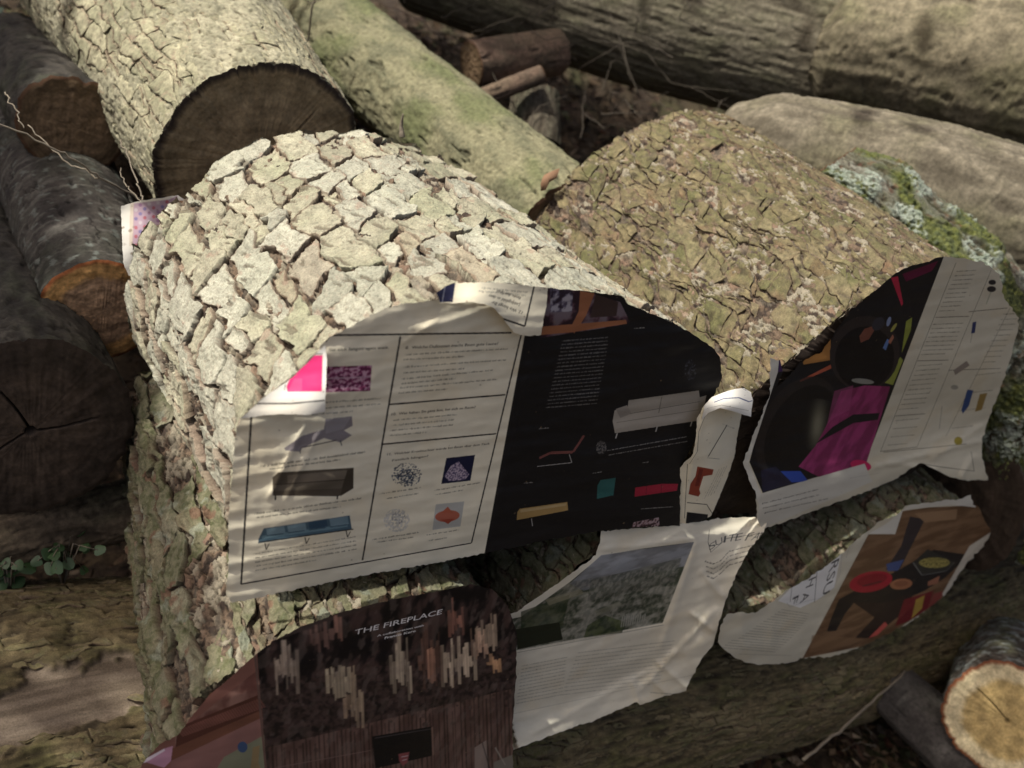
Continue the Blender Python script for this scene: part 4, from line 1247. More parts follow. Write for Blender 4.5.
c.line((640, 335), (632, 378), .0012, (.15, .13, .1)); c.line((556, 380), (742, 348), .0012, (.17, .15, .12)); c.line((520, 404), (738, 370), .001, (.2, .18, .14))
for x, y in ((522, 432), (628, 414), (720, 400)): c.line((x, y), (x - 4, y + 14), .0018, (.4, .38, .34))
c.path([(316, 498), (345, 484), (405, 482), (420, 460), (434, 438)], .0036, (.17, .06, .05)); c.path([(310, 520), (400, 510)], .0009, lt); c.line((395, 488), (402, 510), .0009, lt)
c.poly([(470, 570), (478, 556), (518, 550), (512, 596), (468, 606)], (.03, .11, .10)); c.poly([(570, 576), (640, 566), (683, 566), (680, 584), (568, 600)], (.32, .02, .04))
c.line((600, 572), (598, 594), .0008, (.1, .01, .02)); c.line((640, 568), (638, 590), .0008, (.1, .01, .02))
c.poly([(258, 640), (264, 632), (390, 614), (392, 636), (256, 662)], (.34, .22, .08)); c.poly([(266, 634), (388, 617), (386, 624), (266, 642)], (.45, .32, .15)); c.line((295, 658), (298, 678), .001, lt)
c.para((494, 480), (705, 443), (496, 492), 2, .0012, lt, .6, 60, 1); c.ell((480, 470), 14, 18, None, alpha=.6, fn=c.noise_fn([(.02, .02, .02), (.2, .18, .16)], 380, seed=15))
for p, q in (((314, 422), (340, 420)), ((275, 566), (298, 564)), ((456, 540), (480, 536)), ((588, 512), (604, 510)), ((566, 156), (594, 155)), ((584, 634), (668, 628))): c.greek(p, q, .0011, lt, .8, 3)
c.poly([(565, 668), (632, 655), (635, 678), (560, 684)], None, fn=c.noise_fn([(.03, .02, .02), (.22, .12, .12), (.4, .3, .3)], 200, seed=17))
c.ell((716, 265), 16, 28, None, alpha=.4, fn=c.noise_fn([(.02, .02, .03), (.12, .12, .15)], 260, seed=18, thr=0))
c.line((0, 2000), (1, 2001), .0001)
M1 = S1.material('newsprint')
r1 = sheet_root((460, 560), -.01, 'cream and black newspaper with sofas and chandeliers, pasted over the flaking log')
ctrl1 = [(236, 440, -.002), (230, 520, -.004), (228, 590, -.001), (262, 410, .0), (275, 520, .006), (330, 350, .003), (330, 450, .006), (400, 330, .004), (400, 480, .005), (470, 330, .004), (480, 520, .004),
         (560, 300, .003), (560, 420, .002), (600, 520, .006), (690, 340, .003), (700, 430, .004), (670, 510, .008), (440, 560, .006), (330, 575, .008), (350, 400, .005)]
sheet_mesh('page', S1, o1, M1, r1, ctrl1, 75, .0014, -.16, 3, 2.6, .45, extra=lambda X, Y: .016 * np.clip((Y - 300) / 280, 0, 1.1),
           creases=((546, 300, 487, 548, .0014, 2.2), (268, 500, 305, 425, .0022, 2.2), (285, 500, 320, 430, .0018, 1.8), (330, 420, 380, 372, .0012, 2.5), (420, 330, 500, 305, .0016, 3.0), (400, 345, 440, 318, .0014, 2.5), (590, 355, 700, 345, .001, 2)))
# folded corner with the pink dot
of = [(240, 419), (262, 399), (292, 378), (313, 357), (325, 345), (327, 360), (326, 385), (325, 412), (305, 415), (280, 414), (258, 416)]
SF = Sheet(of, -.022, WHITE, crop=(220, 320, 5.12))
SF.poly([(345, 368), (340, 340), (370, 270), (430, 210), (465, 180), (526, 180), (522, 366)], (.70, .035, .17))
SF.poly([(345, 368), (380, 300), (420, 300), (420, 366)], (.78, .12, .27), .5)
SF.line((180, 428), (360, 428), .0014); SF.line((360, 428), (535, 412), .0014); SF.line((455, 178), (528, 172), .0008); SF.line((335, 330), (330, 360), .0007)
MF = SF.material('newsprint_corner')
sheet_mesh('folded_corner', SF, of, MF, r1, [(240, 419, -.012), (285, 380, -.012), (325, 345, -.010), (327, 380, .006), (325, 412, .014), (290, 415, .004), (300, 395, .003)], 45, .0006, -.1, 5, 2.4, .25, base=.0095)
# folded-over strip at the top
ot = [(436, 293), (446, 286), (456, 283), (480, 282), (515, 284), (548, 288), (547, 300), (541, 335), (528, 336), (514, 333), (504, 320), (494, 308), (484, 304), (470, 302), (458, 303), (440, 303)]
ST = Sheet(ot, -.020, crop=(380, 270, 5.122))
ST.poly([(330, 80), (388, 55), (372, 165), (280, 165), (270, 110)], (.022, .022, .05)); ST.line((335, 75), (318, 168), .0006, (.3, .3, .35))
ST.line((790, 82), (742, 288), .0018); ST.line((742, 288), (588, 236), .0018)
for i, (p, q) in enumerate((((760, 112), (520, 88)), ((752, 128), (500, 104)))): ST.greek(p, q, .0015, INK, .5, 70 + i)
ST.text('Ihnen den Spaß', (722, 138), (600, 100), .0030); ST.text('Lieblingsbild an dem', (718, 172), (562, 124), .0030); ST.text('12. Wo hängt Ihr', (732, 212), (575, 158), .0030)
MT = ST.material('newsprint_flap')
sheet_mesh('folded_strip', ST, ot, MT, r1, [(440, 296, .004), (456, 284, -.006), (500, 283, -.006), (547, 288, -.004), (541, 334, .004), (515, 332, .006), (495, 308, .006), (470, 301, .008), (450, 302, .004), (520, 305, .0)], 32, .0007, -.1, 6, 2.2, .3)

# ---- small curled strip with the red sofa
oc = [(697, 418), (706, 403), (713, 400), (742, 404), (741, 418), (738, 432), (734, 458), (728, 476), (718, 500), (711, 516), (700, 522), (680, 524), (680, 500), (680, 468), (687, 460), (693, 454), (696, 436)]
SC = Sheet(oc, -.020, crop=(640, 370, 4.044))
SC.line((192, 380), (180, 600), .0009); SC.path([(270, 170), (238, 250), (232, 330), (200, 380)], .0007); SC.line((352, 222), (276, 350), .0016); SC.line((272, 355), (322, 360), .0005)
SC.poly([(232, 390), (298, 402), (292, 424), (256, 430), (240, 482), (244, 500), (236, 512), (196, 502), (204, 460), (224, 430)], (.27, .055, .03)); SC.poly([(240, 398), (256, 402), (238, 470), (222, 470)], (.16, .03, .02))
SC.poly([(190, 574), (275, 584), (270, 620), (185, 620)], (.012, .012, .015)); SC.line((190, 536), (270, 544), .0012); SC.line((270, 544), (292, 580), .0010)
for i in range(4): SC.greek((262 + i * 12, 520 - i * 6), (322 + i * 10, 400 - i * 4), .0012, INK, .5, 80 + i)
SC.greek((330, 220), (380, 240), .0012, INK, .4, 3); SC.greek((340, 176), (350, 172), .0012, INK, .4, 3)
rc = sheet_root((700, 520), -.02, 'narrow curled strip of torn paper with small red sofa, between two big logs')
mc = SC.material('newsprint_strip')
sheet_mesh('strip', SC, oc, mc, rc, [(700, 420, .014), (740, 415, .0), (735, 455, .002), (690, 465, .012), (712, 460, .016), (682, 515, .008), (708, 512, .014)], 40, .0006, -.3, 8, 2.2, .3, creases=((706, 405, 684, 500, .002, 2.),))
# the rolled top: a real half tube
oR = [(704, 406), (712, 397), (722, 393), (735, 389), (744, 388), (751, 392), (753, 400), (751, 417), (735, 412), (720, 408), (708, 413), (702, 420)]
SR = Sheet(oR, -.035, WHITE, crop=(640, 370, 4.044))
SR.path([(300, 130), (340, 115), (400, 112), (440, 128), (455, 124)], .0013, (.06, .08, .18)); SR.path([(370, 72), (405, 68), (430, 84)], .0006, (.3, .3, .3)); SR.path([(270, 155), (330, 142), (440, 165)], .0008, (.45, .42, .35))
sheet_mesh('curled_end', SR, oR, SR.material('newsprint_curl'), rc, [(704, 410, .0), (722, 393, -.012), (744, 388, -.012), (753, 400, -.004), (750, 415, .006), (728, 409, .008), (725, 400, .003)], 22, .0003, 0, 9, 2.0, .2)

# ---- sheet 2: fireplace page and reddish page
o2 = [(142, 764), (160, 744), (178, 735), (192, 716), (206, 699), (230, 678), (256, 654), (275, 640), (300, 627), (345, 611), (395, 599), (440, 591), (472, 584), (492, 589), (508, 606), (517, 634),
      (516, 680), (512, 730), (514, 800), (300, 820), (150, 820), (128, 800)]
S2 = Sheet(o2, -.072, (.05, .035, .03), crop=(230, 560, 3.413))
c = S2
c.poly([(85, 300), (1100, -60), (1100, 900), (160, 900)], None, fn=c.noise_fn([(.006, .005, .006), (.014, .010, .010), (.05, .030, .026)], 60, 22, 3))
c.poly([(95, 440), (1000, 320), (1000, 900), (150, 900)], None, fn=c.noise_fn([(.012, .009, .009), (.06, .037, .032)], 70, 70, 5, a=.8))
c.poly([(130, 640), (960, 440), (985, 900), (150, 900)], None, fn=c.noise_fn([(.09, .05, .04), (.16, .095, .075)], 50, 12, 6, a=.85))
g_ = np.random.RandomState(4)
for k in range(58):
    x = 140 + k * 15 + g_.uniform(-4, 4); yt = 640 - (x - 130) * .24 + g_.uniform(-50, 30)
    c.line((x, yt), (x + 14, 900), g_.uniform(.0008, .0020), (.018, .012, .010), .85)
for k in range(1500):
    x = g_.uniform(105, 960); y = g_.normal(520 - (x - 130) * .17, 45)
    r_ = g_.uniform(4, 10); t_ = g_.uniform(.5, 1.3)
    c.ell((x, y), r_, r_ * .9, tuple(np.array((.055, .035, .03)) * t_), 0, .55) if k % 3 else c.ell((x, y), r_, r_ * .8, (.012, .009, .009), 0, .6)
bars = [(150, 225, 290, 440, (.24, .20, .17)), (350, 378, 195, 290, (.16, .09, .075)), (325, 402, 380, 465, (.30, .26, .20)), (410, 450, 395, 550, (.20, .16, .12)), (385, 420, 470, 530, (.16, .12, .09)), (543, 612, 278, 450, (.22, .19, .155)),
        (718, 832, 290, 412, (.30, .25, .20)), (836, 905, 205, 310, (.24, .19, .15)), (874, 922, 330, 380, (.36, .22, .13)), (742, 792, 150, 250, (.20, .10, .08)), (640, 720, 240, 420, (.08, .045, .035)), (270, 345, 225, 300, (.09, .055, .05)), (672, 690, 320, 420, (.20, .11, .08)), (820, 870, 250, 330, (.25, .17, .13))]
for (xa, xb, ya, yb, col_) in bars:
    x = xa
    while x < xb:
        w_ = g_.uniform(4, 13); t0 = g_.uniform(-.25, .5) * (yb - ya); t1 = g_.uniform(-.45, .2) * (yb - ya); t_ = g_.uniform(.7, 1.6)
        cc_ = tuple(np.array(col_) * t_ * np.array([1.8, 1.65, 1.4]))
        c.poly([(x, ya + t0), (x + w_, ya + t0 - 2), (x + w_ + 4, yb + t1), (x + 4, yb + t1)], cc_, g_.uniform(.35, .75))
        c.line((x + w_ * .5, ya + t0 + 20), (x + w_ * .5 + 6, yb + t1 + 30), .0006, (.03, .02, .02), .5)
        x += w_ * .9
c.poly([(85, 300), (1100, -60), (1100, 900), (160, 900)], None, fn=c.noise_fn([(.10, .07, .055), (.16, .12, .10)], 90, 35, 33, a=.28, thr=.1))
c.poly([(485, 602), (688, 568), (690, 668), (495, 712)], (.006, .006, .007)); c.line((495, 608), (688, 576), .0012, (.06, .05, .05)); c.line((690, 570), (694, 666), .002, (.20, .12, .09))
c.poly([(575, 662), (612, 655), (606, 690), (590, 705), (578, 685)], (.20, .06, .06)); c.line((585, 672), (608, 668), .001, (.5, .4, .4)); c.line((588, 684), (604, 680), .001, (.5, .4, .4))
c.line((150, 710), (480, 650), .0012, (.2, .13, .11), .7); c.poly([(835, 640), (875, 615), (890, 900), (835, 900)], (.22, .17, .14)); c.poly([(900, 690), (1000, 650), (1000, 900), (900, 900)], (.17, .15, .12)); c.line((860, 620), (900, 760), .0012, INK); c.line((905, 640), (940, 700), .0012, (.3, .27, .22))
S2.a = np.stack([soften(S2.a[..., k_], 3) for k_ in range(3)], -1)
c.text('THE FIREPLACE', (425, 256), (722, 184), .0070, (.72, .69, .66)); c.text('A collaboration with', (502, 262), (660, 226), .0026, (.6, .57, .54)); c.text('Francis Kere', (527, 270), (632, 245), .0030, (.62, .6, .57))
# reddish page left of the fold
c.crop = (0, 560, 3.657)
c.poly([(480, 800), (700, 520), (940, 340), (985, 1100), (400, 1100)], (.19, .085, .065))
c.poly([(640, 640), (945, 400), (955, 545), (640, 690)], None, fn=c.noise_fn([(.12, .05, .04), (.24, .13, .10)], 40, 20, 3))
c.poly([(650, 612), (948, 492), (958, 552), (640, 700)], (.075, .028, .02))
for k in range(34): c.line((650 + k * 9, 622 - k * 3.5), (672 + k * 9, 645 - k * 3.2), .0018, (.19, .08, .06), .6)
c.poly([(630, 690), (958, 548), (960, 575), (625, 735)], (.13, .055, .035)); c.poly([(625, 735), (960, 575), (985, 1100), (600, 1100)], (.20, .10, .085)); c.poly([(770, 800), (820, 720), (966, 640), (990, 1100), (760, 1100)], (.17, .17, .11))
c.ell((887, 684), 18, 20, (.04, .07, .14)); c.poly([(925, 685), (950, 678), (945, 740), (955, 770), (915, 770)], (.22, .16, .08)); c.poly([(520, 735), (600, 690), (632, 680), (625, 735), (600, 760)], (.42, .22, .28))
c.poly([(512, 738), (600, 690), (604, 697), (530, 742)], (.6, .5, .52))
c.line((932, 340), (985, 900), .0022, (.10, .06, .05))
S2.gain = 1.25
M2 = S2.material('glossy_print', .38)
r2 = sheet_root((350, 768), -.07, 'dark page headed THE FIREPLACE over the mossy log end at the bottom')
sheet_mesh('page', S2, o2, M2, r2, [(150, 760, .0), (200, 720, -.001), (262, 668, .004), (270, 750, .008), (320, 625, -.002), (350, 700, .006), (400, 610, -.001), (480, 590, -.002), (460, 690, .008), (512, 640, .0), (515, 740, .004), (400, 770, .008), (200, 780, .006)], 80, .0011, -.16, 12, 3, .35,
           creases=((257, 655, 270, 780, .002, 2.0), (440, 585, 470, 630, .0014, 3), (505, 650, 480, 780, .002, 4), (270, 690, 400, 655, .001, 2)))

# ---- sheet 3: landscape page
o3 = [(505, 615), (517, 612), (545, 592), (575, 571), (596, 555), (600, 543), (601, 531), (640, 528), (680, 524), (715, 519), (745, 517), (768, 518), (764, 532), (750, 548), (738, 570), (724, 606), (716, 634), (713, 645),
      (702, 658), (690, 680), (686, 691), (664, 696), (640, 705), (637, 702), (600, 718), (560, 732), (513, 750), (500, 753), (498, 690)]
S3 = Sheet(o3, -.032, (.66, .61, .48), crop=(500, 500, 2.865))
c = S3
c.poly([(-20, 450), (-20, 350), (60, 335), (200, 235), (290, 160), (400, 140), (556, 120), (466, 352), (50, 430)], None, fn=c.noise_fn([(.06, .07, .045), (.17, .17, .125), (.30, .29, .23)], 28, 60, 3))
c.poly([(200, 240), (290, 158), (556, 120), (528, 190), (400, 215), (240, 260)], None, alpha=.9, fn=c.noise_fn([(.18, .18, .18), (.28, .285, .29)], 20, 60, 4))
c.poly([(260, 230), (520, 165), (500, 235), (380, 262), (250, 290)], None, alpha=.75, fn=c.noise_fn([(.08, .085, .065), (.18, .18, .14)], 40, 70, 5))
c.poly([(-20, 450), (-20, 350), (60, 335), (200, 235), (520, 180), (466, 352), (50, 430)], None, alpha=.35, fn=c.noise_fn([(.04, .05, .035), (.13, .13, .09), (.32, .30, .24)], 140, 110, 21))
c.poly([(60, 320), (200, 270), (180, 360), (60, 400)], None, alpha=.8, fn=c.noise_fn([(.02, .035, .015), (.07, .08, .04)], 60, 60, 6)); c.poly([(45, 370), (170, 350), (180, 400), (50, 428)], (.018, .022, .012))
c.poly([(250, 360), (300, 330), (360, 350), (350, 380), (240, 395)], None, alpha=.8, fn=c.noise_fn([(.02, .035, .015), (.07, .09, .03)], 60, 60, 7))
for k in range(11): c.poly([(345 + k * 6.5, 365 - k * 1.6), (350 + k * 6.5, 334 - k * .5 - (k % 3) * 4), (353 + k * 6.5, 334 - k * .5), (349 + k * 6.5, 364 - k * 1.6)], (.34, .33, .27), .7)
c.poly([(130, 285), (230, 255), (240, 268), (140, 302)], (.24, .22, .14), .6); c.poly([(270, 320), (340, 290), (350, 300), (280, 332)], (.26, .25, .17), .5)
c.line((50, 437), (470, 358), .0008, INK, .8); c.greek((55, 432), (460, 360), .0012, INK, .5, 5)
c.para((60, 478), (192, 452), (45, 585), 12, .0013, INK, .6, 90, 1); c.para((220, 440), (500, 405), (175, 560), 12, .0013, INK, .6, 91, .9)
c.line((40, 612), (560, 500), .0006, INK, .6)
for i, (ch, p, q, u_) in enumerate((('S', (600, 145), (618, 133), (594, 92)), ('U', (618, 132), (638, 123), (612, 80)), ('I', (640, 123), (646, 121), (645, 84)), ('T', (650, 121), (672, 116), (664, 80)), ('E', (672, 118), (690, 114), (684, 82)), ('F', (700, 117), (718, 113), (716, 88)), ('A', (718, 116), (738, 112), (738, 88)), ('U', (738, 114), (756, 108), (752, 88)))):
    c.text(ch, p, q, .0135, (.08, .08, .08), 1, up=u_)
    pass
c.path([(600, 85), (596, 120), (604, 150), (650, 110), (770, 92)], .0009)
for k in range(4):
    pts = [(585 + k * 2, 178 + k * 14), (610, 186 + k * 14), (632, 176 + k * 12), (655, 150 + k * 13), (690, 140 + k * 13), (740 - k * 8, 128 + k * 14)]
    for a_, b_ in zip(pts[:-1], pts[1:]): c.greek(a_, b_, .0021, INK, .85, 100 + k)
c.greek((428, 553), (520, 560), .0016, INK, .7, 6)
S3.gain = 1.0
M3 = S3.material('newsprint_landscape')
r3 = sheet_root((600, 718), -.03, 'cream newspaper page with grey landscape photo sagging from the middle log')
def rim3(X, Y):
    # the lower right border folds outwards along a bent line
    L1 = [(515, 712), (560, 703), (600, 690), (640, 672), (672, 650), (700, 625), (716, 600), (735, 560), (750, 520)]
    d = np.full(X.shape, -1e9)
    for (x1, y1), (x2, y2) in zip(L1[:-1], L1[1:]):
        dx, dy = x2 - x1, y2 - y1; L = math.hypot(dx, dy); v = ((Y - y1) * dx - (X - x1) * dy) / L
        d = np.where(((X - x1) * dx + (Y - y1) * dy > -25 * L) , np.maximum(d, v * 1.0) if False else d, d)
        u = ((X - x1) * dx + (Y - y1) * dy) / L
        m = (u > -6) & (u < L + 6)
        d = np.where(m & (np.abs(v) < np.abs(d)), v, d)
    k = np.clip(d, 0, 60)
    return .00075 * k + .0012 * np.exp(-np.abs(np.clip(d, -80, 80)) / 3)
sheet_mesh('page', S3, o3, M3, r3, [(510, 640, .0), (540, 600, .0), (600, 535, -.006), (600, 560, .004), (660, 522, -.010), (680, 545, .006), (740, 518, -.006), (745, 540, .018), (720, 600, .032), (700, 560, .012), (640, 600, .006), (560, 640, .004), (560, 700, .012), (640, 660, .014), (690, 650, .026), (515, 740, .012)], 52, .0018, -.3, 15, 2.6, .4,
           extra=rim3, creases=((697, 540, 660, 650, .003, 3), (600, 550, 700, 538, .003, 3), (715, 610, 640, 690, .004, 2.6), (690, 690, 655, 660, .003, 2.4), (640, 704, 632, 680, .003, 2.4), (725, 600, 700, 570, .003, 2.5), (715, 632, 690, 612, .004, 2.2), (667, 694, 650, 678, .003, 2), (530, 735, 660, 665, .002, 2.5)))

# ---- sheet 4: dark figure photo and cream list page
o4 = [(770, 358), (780, 360), (783, 372), (776, 388), (790, 375), (800, 362), (822, 352), (837, 328), (852, 310), (876, 290), (893, 275), (910, 266), (926, 262), (942, 257), (962, 258), (984, 262), (1000, 274), (1004, 298), (1019, 318),
      (1017, 334), (1010, 360), (1000, 390), (990, 415), (982, 440), (982, 455), (988, 480), (965, 480), (950, 477), (932, 468), (922, 463), (908, 470), (898, 478), (850, 498), (800, 516), (762, 530), (757, 518), (756, 494), (750, 482), (743, 462), (756, 428), (770, 395)]
S4 = Sheet(o4, -.012, (.56, .51, .38), crop=(740, 240, 2.648))
c = S4
c.poly([(100, 300), (200, 230), (300, 110), (440, 20), (549, 20), (332, 590), (60, 670), (25, 588)], (.010, .009, .010))
c.poly([(240, 245), (165, 310), (168, 330), (240, 318)], (.33, .15, .04)); c.poly([(105, 315), (160, 320), (130, 345), (100, 350)], (.05, .02, .08)); c.poly([(158, 372), (240, 330), (242, 340), (160, 376)], (.35, .08, .04))
c.poly([(400, 100), (418, 96), (432, 168), (428, 175)], (.42, .02, .05)); c.poly([(430, 90), (525, 55), (508, 82), (440, 110)], (.10, .005, .03))
c.poly([(440, 215), (456, 205), (452, 240), (428, 300)], (.22, .24, .04)); c.poly([(372, 375), (425, 310), (432, 318), (405, 384)], (.24, .26, .05))
c.ell((330, 300), 92, 100, (.024, .018, .017), .3); c.ell((330, 312), 78, 84, (.006, .005, .006), .3); c.ell((150, 500), 95, 150, (.022, .017, .015), .5, .8); c.ell((160, 508), 82, 135, (.008, .007, .007), .5); c.poly([(320, 272), (316, 255), (330, 235), (352, 228), (355, 240), (342, 262)], (.16, .055, .035)); c.ell((366, 222), 14, 20, (.03, .028, .035), .7); c.ell((394, 216), 5, 13, (.20, .24, .36), .3); c.ell((407, 232), 4, 14, (.28, .26, .06), .6); c.poly([(378, 286), (390, 262), (396, 266), (386, 292)], (.10, .17, .34)); c.poly([(392, 270), (404, 250), (408, 258), (398, 276)], (.30, .12, .07))
def glow(X, Y):
    p = at(*c.c(205, 490), y=c.y0); d = np.hypot((X - p[0]) * 1.3 + (Y - p[2]) * .6, (Y - p[2]) * .5)
    return np.array([.22, .20, .13]) + 0 * X[..., None], np.exp(-(d / .016) ** 2) * .8
c.ell((205, 490), 70, 70, None, fn=glow); c.ell((325, 374), 30, 7, (.30, .29, .24), .1, .7)
c.poly([(268, 400), (330, 385), (398, 388), (335, 590), (300, 600), (215, 630), (155, 600), (200, 545), (235, 480)], None, fn=c.noise_fn([(.17, .02, .07), (.28, .035, .12)], 40, 20, 3)); c.poly([(370, 458), (300, 462), (245, 495), (200, 540), (240, 518), (300, 485), (365, 476)], (.012, .01, .012))
c.poly([(250, 400), (300, 385), (290, 450), (250, 470), (230, 490)], (.36, .07, .17), .4); c.ell((320, 597), 28, 14, (.48, .02, .09), .2); c.poly([(85, 612), (160, 612), (182, 640), (130, 642)], (.03, .07, .33)); c.poly([(55, 610), (95, 600), (140, 645), (60, 668)], (.02, .018, .035))
c.poly([(80, 312), (104, 312), (100, 350), (22, 590), (68, 700), (52, 706), (5, 588), (60, 430)], (.58, .55, .46)); c.poly([(55, 672), (330, 592), (350, 640), (70, 760), (40, 760)], (.55, .52, .43))
c.text('Die «Barby Head» wurde in den', (58, 700), (205, 662), .0026); c.text('Neunzigern aus Holz gefertigt, in', (60, 712), (208, 676), .0026); c.text('ganzer Breite und Höhe im Kreis', (64, 724), (232, 686), .0026)
for a_, b_ in (((572, 60), (372, 560)), ((665, 80), (470, 545)), ((715, 180), (545, 520)), ((518, 205), (606, 202)), ((606, 190), (708, 180)), ((470, 320), (552, 318)), ((552, 345), (690, 340)), ((412, 466), (490, 460)), ((380, 562), (600, 540)), ((372, 560), (470, 548))): c.line(a_, b_, .0009)
for (tl, tr, bl, n) in (((572, 85), (625, 82), (525, 190), 10), ((510, 225), (590, 222), (478, 305), 8), ((470, 335), (535, 330), (420, 450), 10), ((410, 480), (475, 474), (390, 545), 4), ((695, 198), (740, 196), (640, 325), 10), ((620, 360), (690, 352), (560, 500), 4)): c.para(tl, tr, bl, n, .0012, INK, .8, n + int(tl[0]), .8)
c.ell((668, 112), 10, 7, INK); c.ell((666, 130), 12, 8, INK); c.line((664, 138), (652, 170), .002, (.3, .3, .2)); c.poly([(616, 218), (626, 216), (622, 246), (612, 248)], (.02, .03, .10)); c.line((615, 248), (610, 272), .0007)
c.poly([(565, 345), (600, 320), (608, 332), (570, 358)], (.24, .20, .16)); c.ell((568, 390), 10, 6, (.3, .28, .22)); c.poly([(602, 396), (618, 398), (606, 440), (590, 460), (586, 450)], (.03, .06, .16)); c.poly([(635, 408), (655, 405), (640, 450), (622, 455)], (.26, .17, .05)); c.line((535, 440), (528, 500), .0012, (.25, .23, .2)); c.ell((578, 532), 11, 11, (.28, .22, .03)); c.poly([(655, 360), (690, 352), (650, 500), (640, 510)], (.30, .15, .07), 0)
c.path([(478, 592), (540, 602), (620, 612), (612, 560)], .0010); c.greek((290, 632), (370, 618), .001, INK, .3, 4)
M4 = S4.material('newsprint_figure', .45)
r4 = sheet_root((860, 495), -.01, 'newspaper with black and magenta picture beside cream lists, on the scaly log')
sheet_mesh('page', S4, o4, M4, r4, [(775, 362, .006), (765, 400, .016), (745, 462, .022), (760, 525, .040), (800, 510, .034), (850, 494, .026), (905, 472, .018), (850, 420, .006), (820, 360, .002), (880, 300, .001), (940, 262, .001), (1000, 285, .001), (1012, 335, .003), (985, 400, .005), (920, 380, .004), (900, 440, .006), (960, 440, .010), (980, 478, .036), (945, 470, .030)], 58, .0013, -.25, 18, 2.8, .5,
           creases=((870, 468, 985, 440, .004, 2.5), (885, 462, 940, 470, .003, 2), (975, 455, 960, 478, .003, 2.), (745, 462, 790, 480, .002, 2), (930, 460, 985, 425, .003, 2.2), (800, 372, 860, 380, .001, 2)))

# ---- sheet 5: table picture
o5 = [(718, 642), (720, 628), (727, 614), (740, 612), (755, 613), (775, 600), (791, 588), (815, 574), (839, 556), (852, 544), (868, 531), (880, 521), (898, 514), (905, 506), (925, 503), (950, 500), (971, 495), (973, 505), (980, 509), (991, 532), (984, 546), (966, 564), (945, 595), (910, 622), (874, 641), (845, 653), (824, 658), (803, 658), (788, 663), (758, 665), (738, 659), (725, 650)]
S5 = Sheet(o5, -.072, (.56, .52, .40), crop=(720, 460, 3.368))
c = S5
c.poly([(500, 250), (590, 250), (615, 172), (700, 160), (900, 150), (930, 240), (880, 330), (750, 470), (520, 620), (278, 668)], None, fn=c.noise_fn([(.13, .07, .035), (.20, .115, .06)], 12, 60, 3))
for k in range(9): c.line((560 - k * 28, 300 + k * 44), (900 - k * 40, 210 + k * 44), .0007, (.10, .05, .03), .5)
c.poly([(640, 190), (690, 200), (600, 380), (558, 368), (610, 290)], (.035, .028, .03)); c.poly([(400, 470), (455, 440), (600, 372), (720, 302), (840, 320), (760, 395), (690, 440), (620, 470), (560, 480), (450, 482), (420, 520), (392, 575), (360, 578), (372, 540)], (.014, .012, .013))
c.poly([(450, 480), (560, 480), (640, 450), (660, 480), (560, 560), (510, 600), (455, 600), (520, 530)], (.025, .015, .014))
c.ell((508, 410), 74, 34, (.36, .012, .03), -.2); c.ell((512, 404), 52, 20, (.24, .008, .02), -.2); c.line((480, 425), (545, 408), .0025, (.04, .02, .02)); c.ell((610, 418), 38, 18, (.36, .15, .07), -.1); c.ell((610, 416), 24, 10, (.26, .10, .05), -.1)
c.poly([(560, 350), (620, 335), (600, 372), (565, 375)], (.06, .09, .22)); c.poly([(650, 345), (700, 300), (790, 345), (760, 372), (680, 385)], (.03, .03, .025)); c.ell((722, 346), 52, 18, None, fn=c.noise_fn([(.12, .10, .03), (.40, .34, .10)], 260, seed=5)); c.path([(650, 345), (680, 388), (762, 374), (790, 345)], .0012, (.2, .2, .18))
c.poly([(620, 470), (720, 440), (700, 500), (640, 540), (590, 560)], (.16, .015, .02)); c.poly([(660, 470), (690, 455), (680, 500), (645, 535)], (.40, .26, .05)); c.poly([(510, 590), (555, 545), (565, 555), (530, 590), (500, 600)], (.55, .10, .08)); c.poly([(700, 410), (740, 390), (735, 415), (700, 425)], (.28, .12, .07))
c.poly([(310, 590), (480, 600), (440, 625), (300, 650)], (.24, .14, .07), .6); c.poly([(655, 180), (800, 165), (795, 200), (690, 210)], (.28, .17, .09)); c.poly([(720, 450), (760, 440), (740, 470), (700, 500)], (.22, .05, .04))
c.poly([(500, 248), (560, 215), (590, 190), (640, 150), (845, 118), (862, 160), (780, 150), (640, 165), (615, 172), (590, 250)], (.62, .59, .50))
c.poly([(840, 290), (925, 235), (925, 250), (885, 310), (755, 462), (748, 452)], (.55, .50, .40))
c.poly([(195, 475), (270, 400), (410, 305), (385, 430), (330, 470), (270, 498)], (.74, .73, .68))
c.path([(412, 300), (405, 380), (383, 430), (340, 465), (290, 475), (235, 495), (225, 480)], .0006, (.3, .3, .3))
c.text('RSU', (376, 344), (343, 458), .0160, INK); c.text('H A', (300, 402), (268, 484), .0150, INK); c.text('F', (246, 464), (238, 490), .012, INK); c.line((328, 360), (318, 480), .0010); c.line((242, 430), (236, 480), .0008)
for k in range(17): c.greek((205 - k * 12 - (12 if k > 12 else 0), 505 + k * 8), (300 - k * 4 - k * k * .2, 520 + k * 8), .0011, INK, .75, 120 + k)
c.greek((60, 655), (240, 660), .0009, INK, .6, 3); c.greek((425, 330), (440, 280), .001, INK, .5, 4)
M5 = S5.material('newsprint_table', .45)
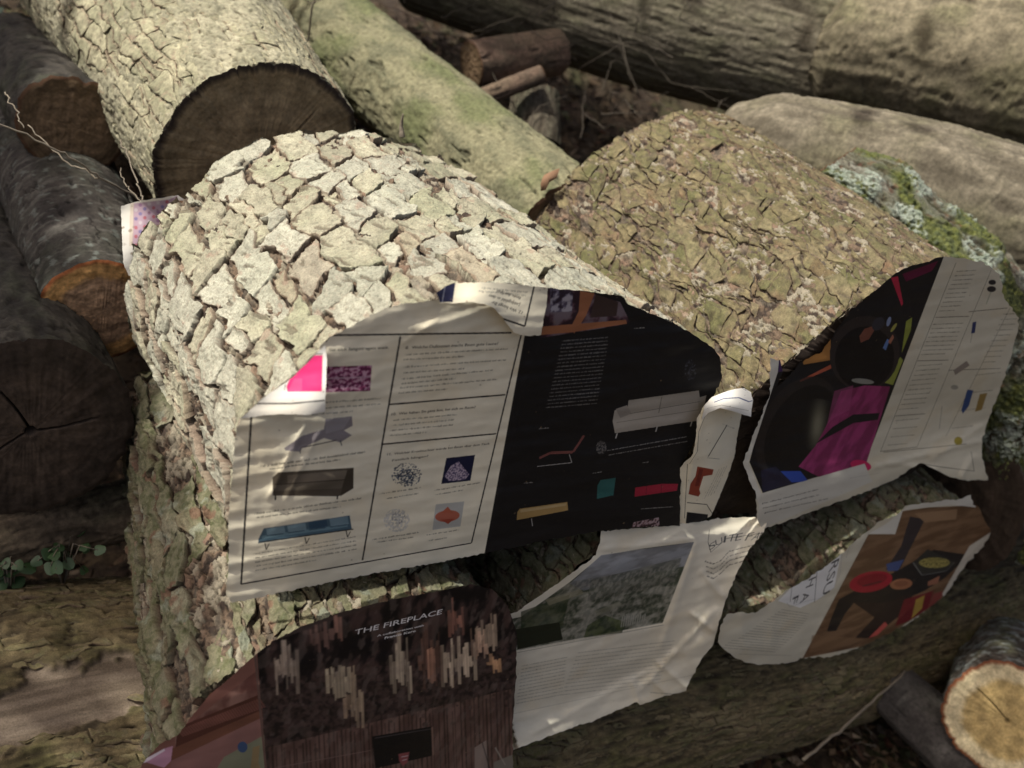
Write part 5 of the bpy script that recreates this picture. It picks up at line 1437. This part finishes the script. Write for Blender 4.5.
r5 = sheet_root((800, 660), -.07, 'newspaper with red bowl on dark table, around the bottom right log end')
sheet_mesh('page', S5, o5, M5, r5, [(720, 640, .01), (728, 616, .004), (760, 615, .002), (760, 660, .012), (800, 600, .003), (820, 650, .012), (868, 535, -.001), (860, 600, .008), (905, 508, -.002), (970, 497, .004), (930, 540, .004), (988, 535, .002), (900, 620, .010), (945, 590, .008)], 55, .0014, -.3, 21, 2.8, .6,
           creases=((868, 531, 803, 657, .0015, 2), (740, 612, 745, 650, .002, 4), (775, 604, 770, 655, .002, 4), (985, 540, 875, 640, .002, 3)))

# ---- scraps on the back ends
ob = [(121, 206), (140, 201), (178, 195), (186, 200), (178, 235), (150, 262), (129, 276), (123, 262), (122, 235)]
SB = Sheet(ob, .478, WHITE, .001, crop=(0, 180, 3.84))
SB.poly([(513, 90), (650, 75), (680, 60), (720, 200), (540, 250), (508, 250)], (.50, .36, .42))
g_ = np.random.RandomState(8)
for i in range(9):
    for j in range(10):
        if (i + j) % 2: SB.ell((522 + i * 17, 98 + j * 17 - i * 2), 7, 7, ((.18, .16, .34), (.45, .10, .12), (.30, .16, .28), (.62, .55, .56))[g_.randint(4)], 0, .8)
SB.poly([(500, 88), (515, 88), (510, 250), (496, 255)], (.60, .48, .36), .6)
rb = sheet_root((128, 276), .478, 'scrap of pink and blue patterned paper sticking out behind the flaking log', None)
sheet_mesh('page', SB, ob, SB.material('newsprint_scrap'), rb, [(121, 206, -.035), (122, 240, -.022), (128, 275, -.010), (136, 205, -.012), (136, 240, .0), (150, 205, -.008), (160, 240, .004), (185, 205, .0)], 26, .001, 0, 24, 2.5, .3)
oz = [(99, 436), (101, 426), (108, 418), (116, 413), (124, 408), (128, 425), (118, 430), (108, 437), (102, 441)]
SZ = Sheet(oz, .455, WHITE, .001)
rz = sheet_root((104, 440), .455, 'tiny white paper corner poking out behind the mossy log at the left', None)
sheet_mesh('page', SZ, oz, SZ.material('newsprint_corner_scrap'), rz, [(100, 436, .02), (112, 420, .01), (124, 415, 0)], 15, .0008, 0, 26, 2, .2)
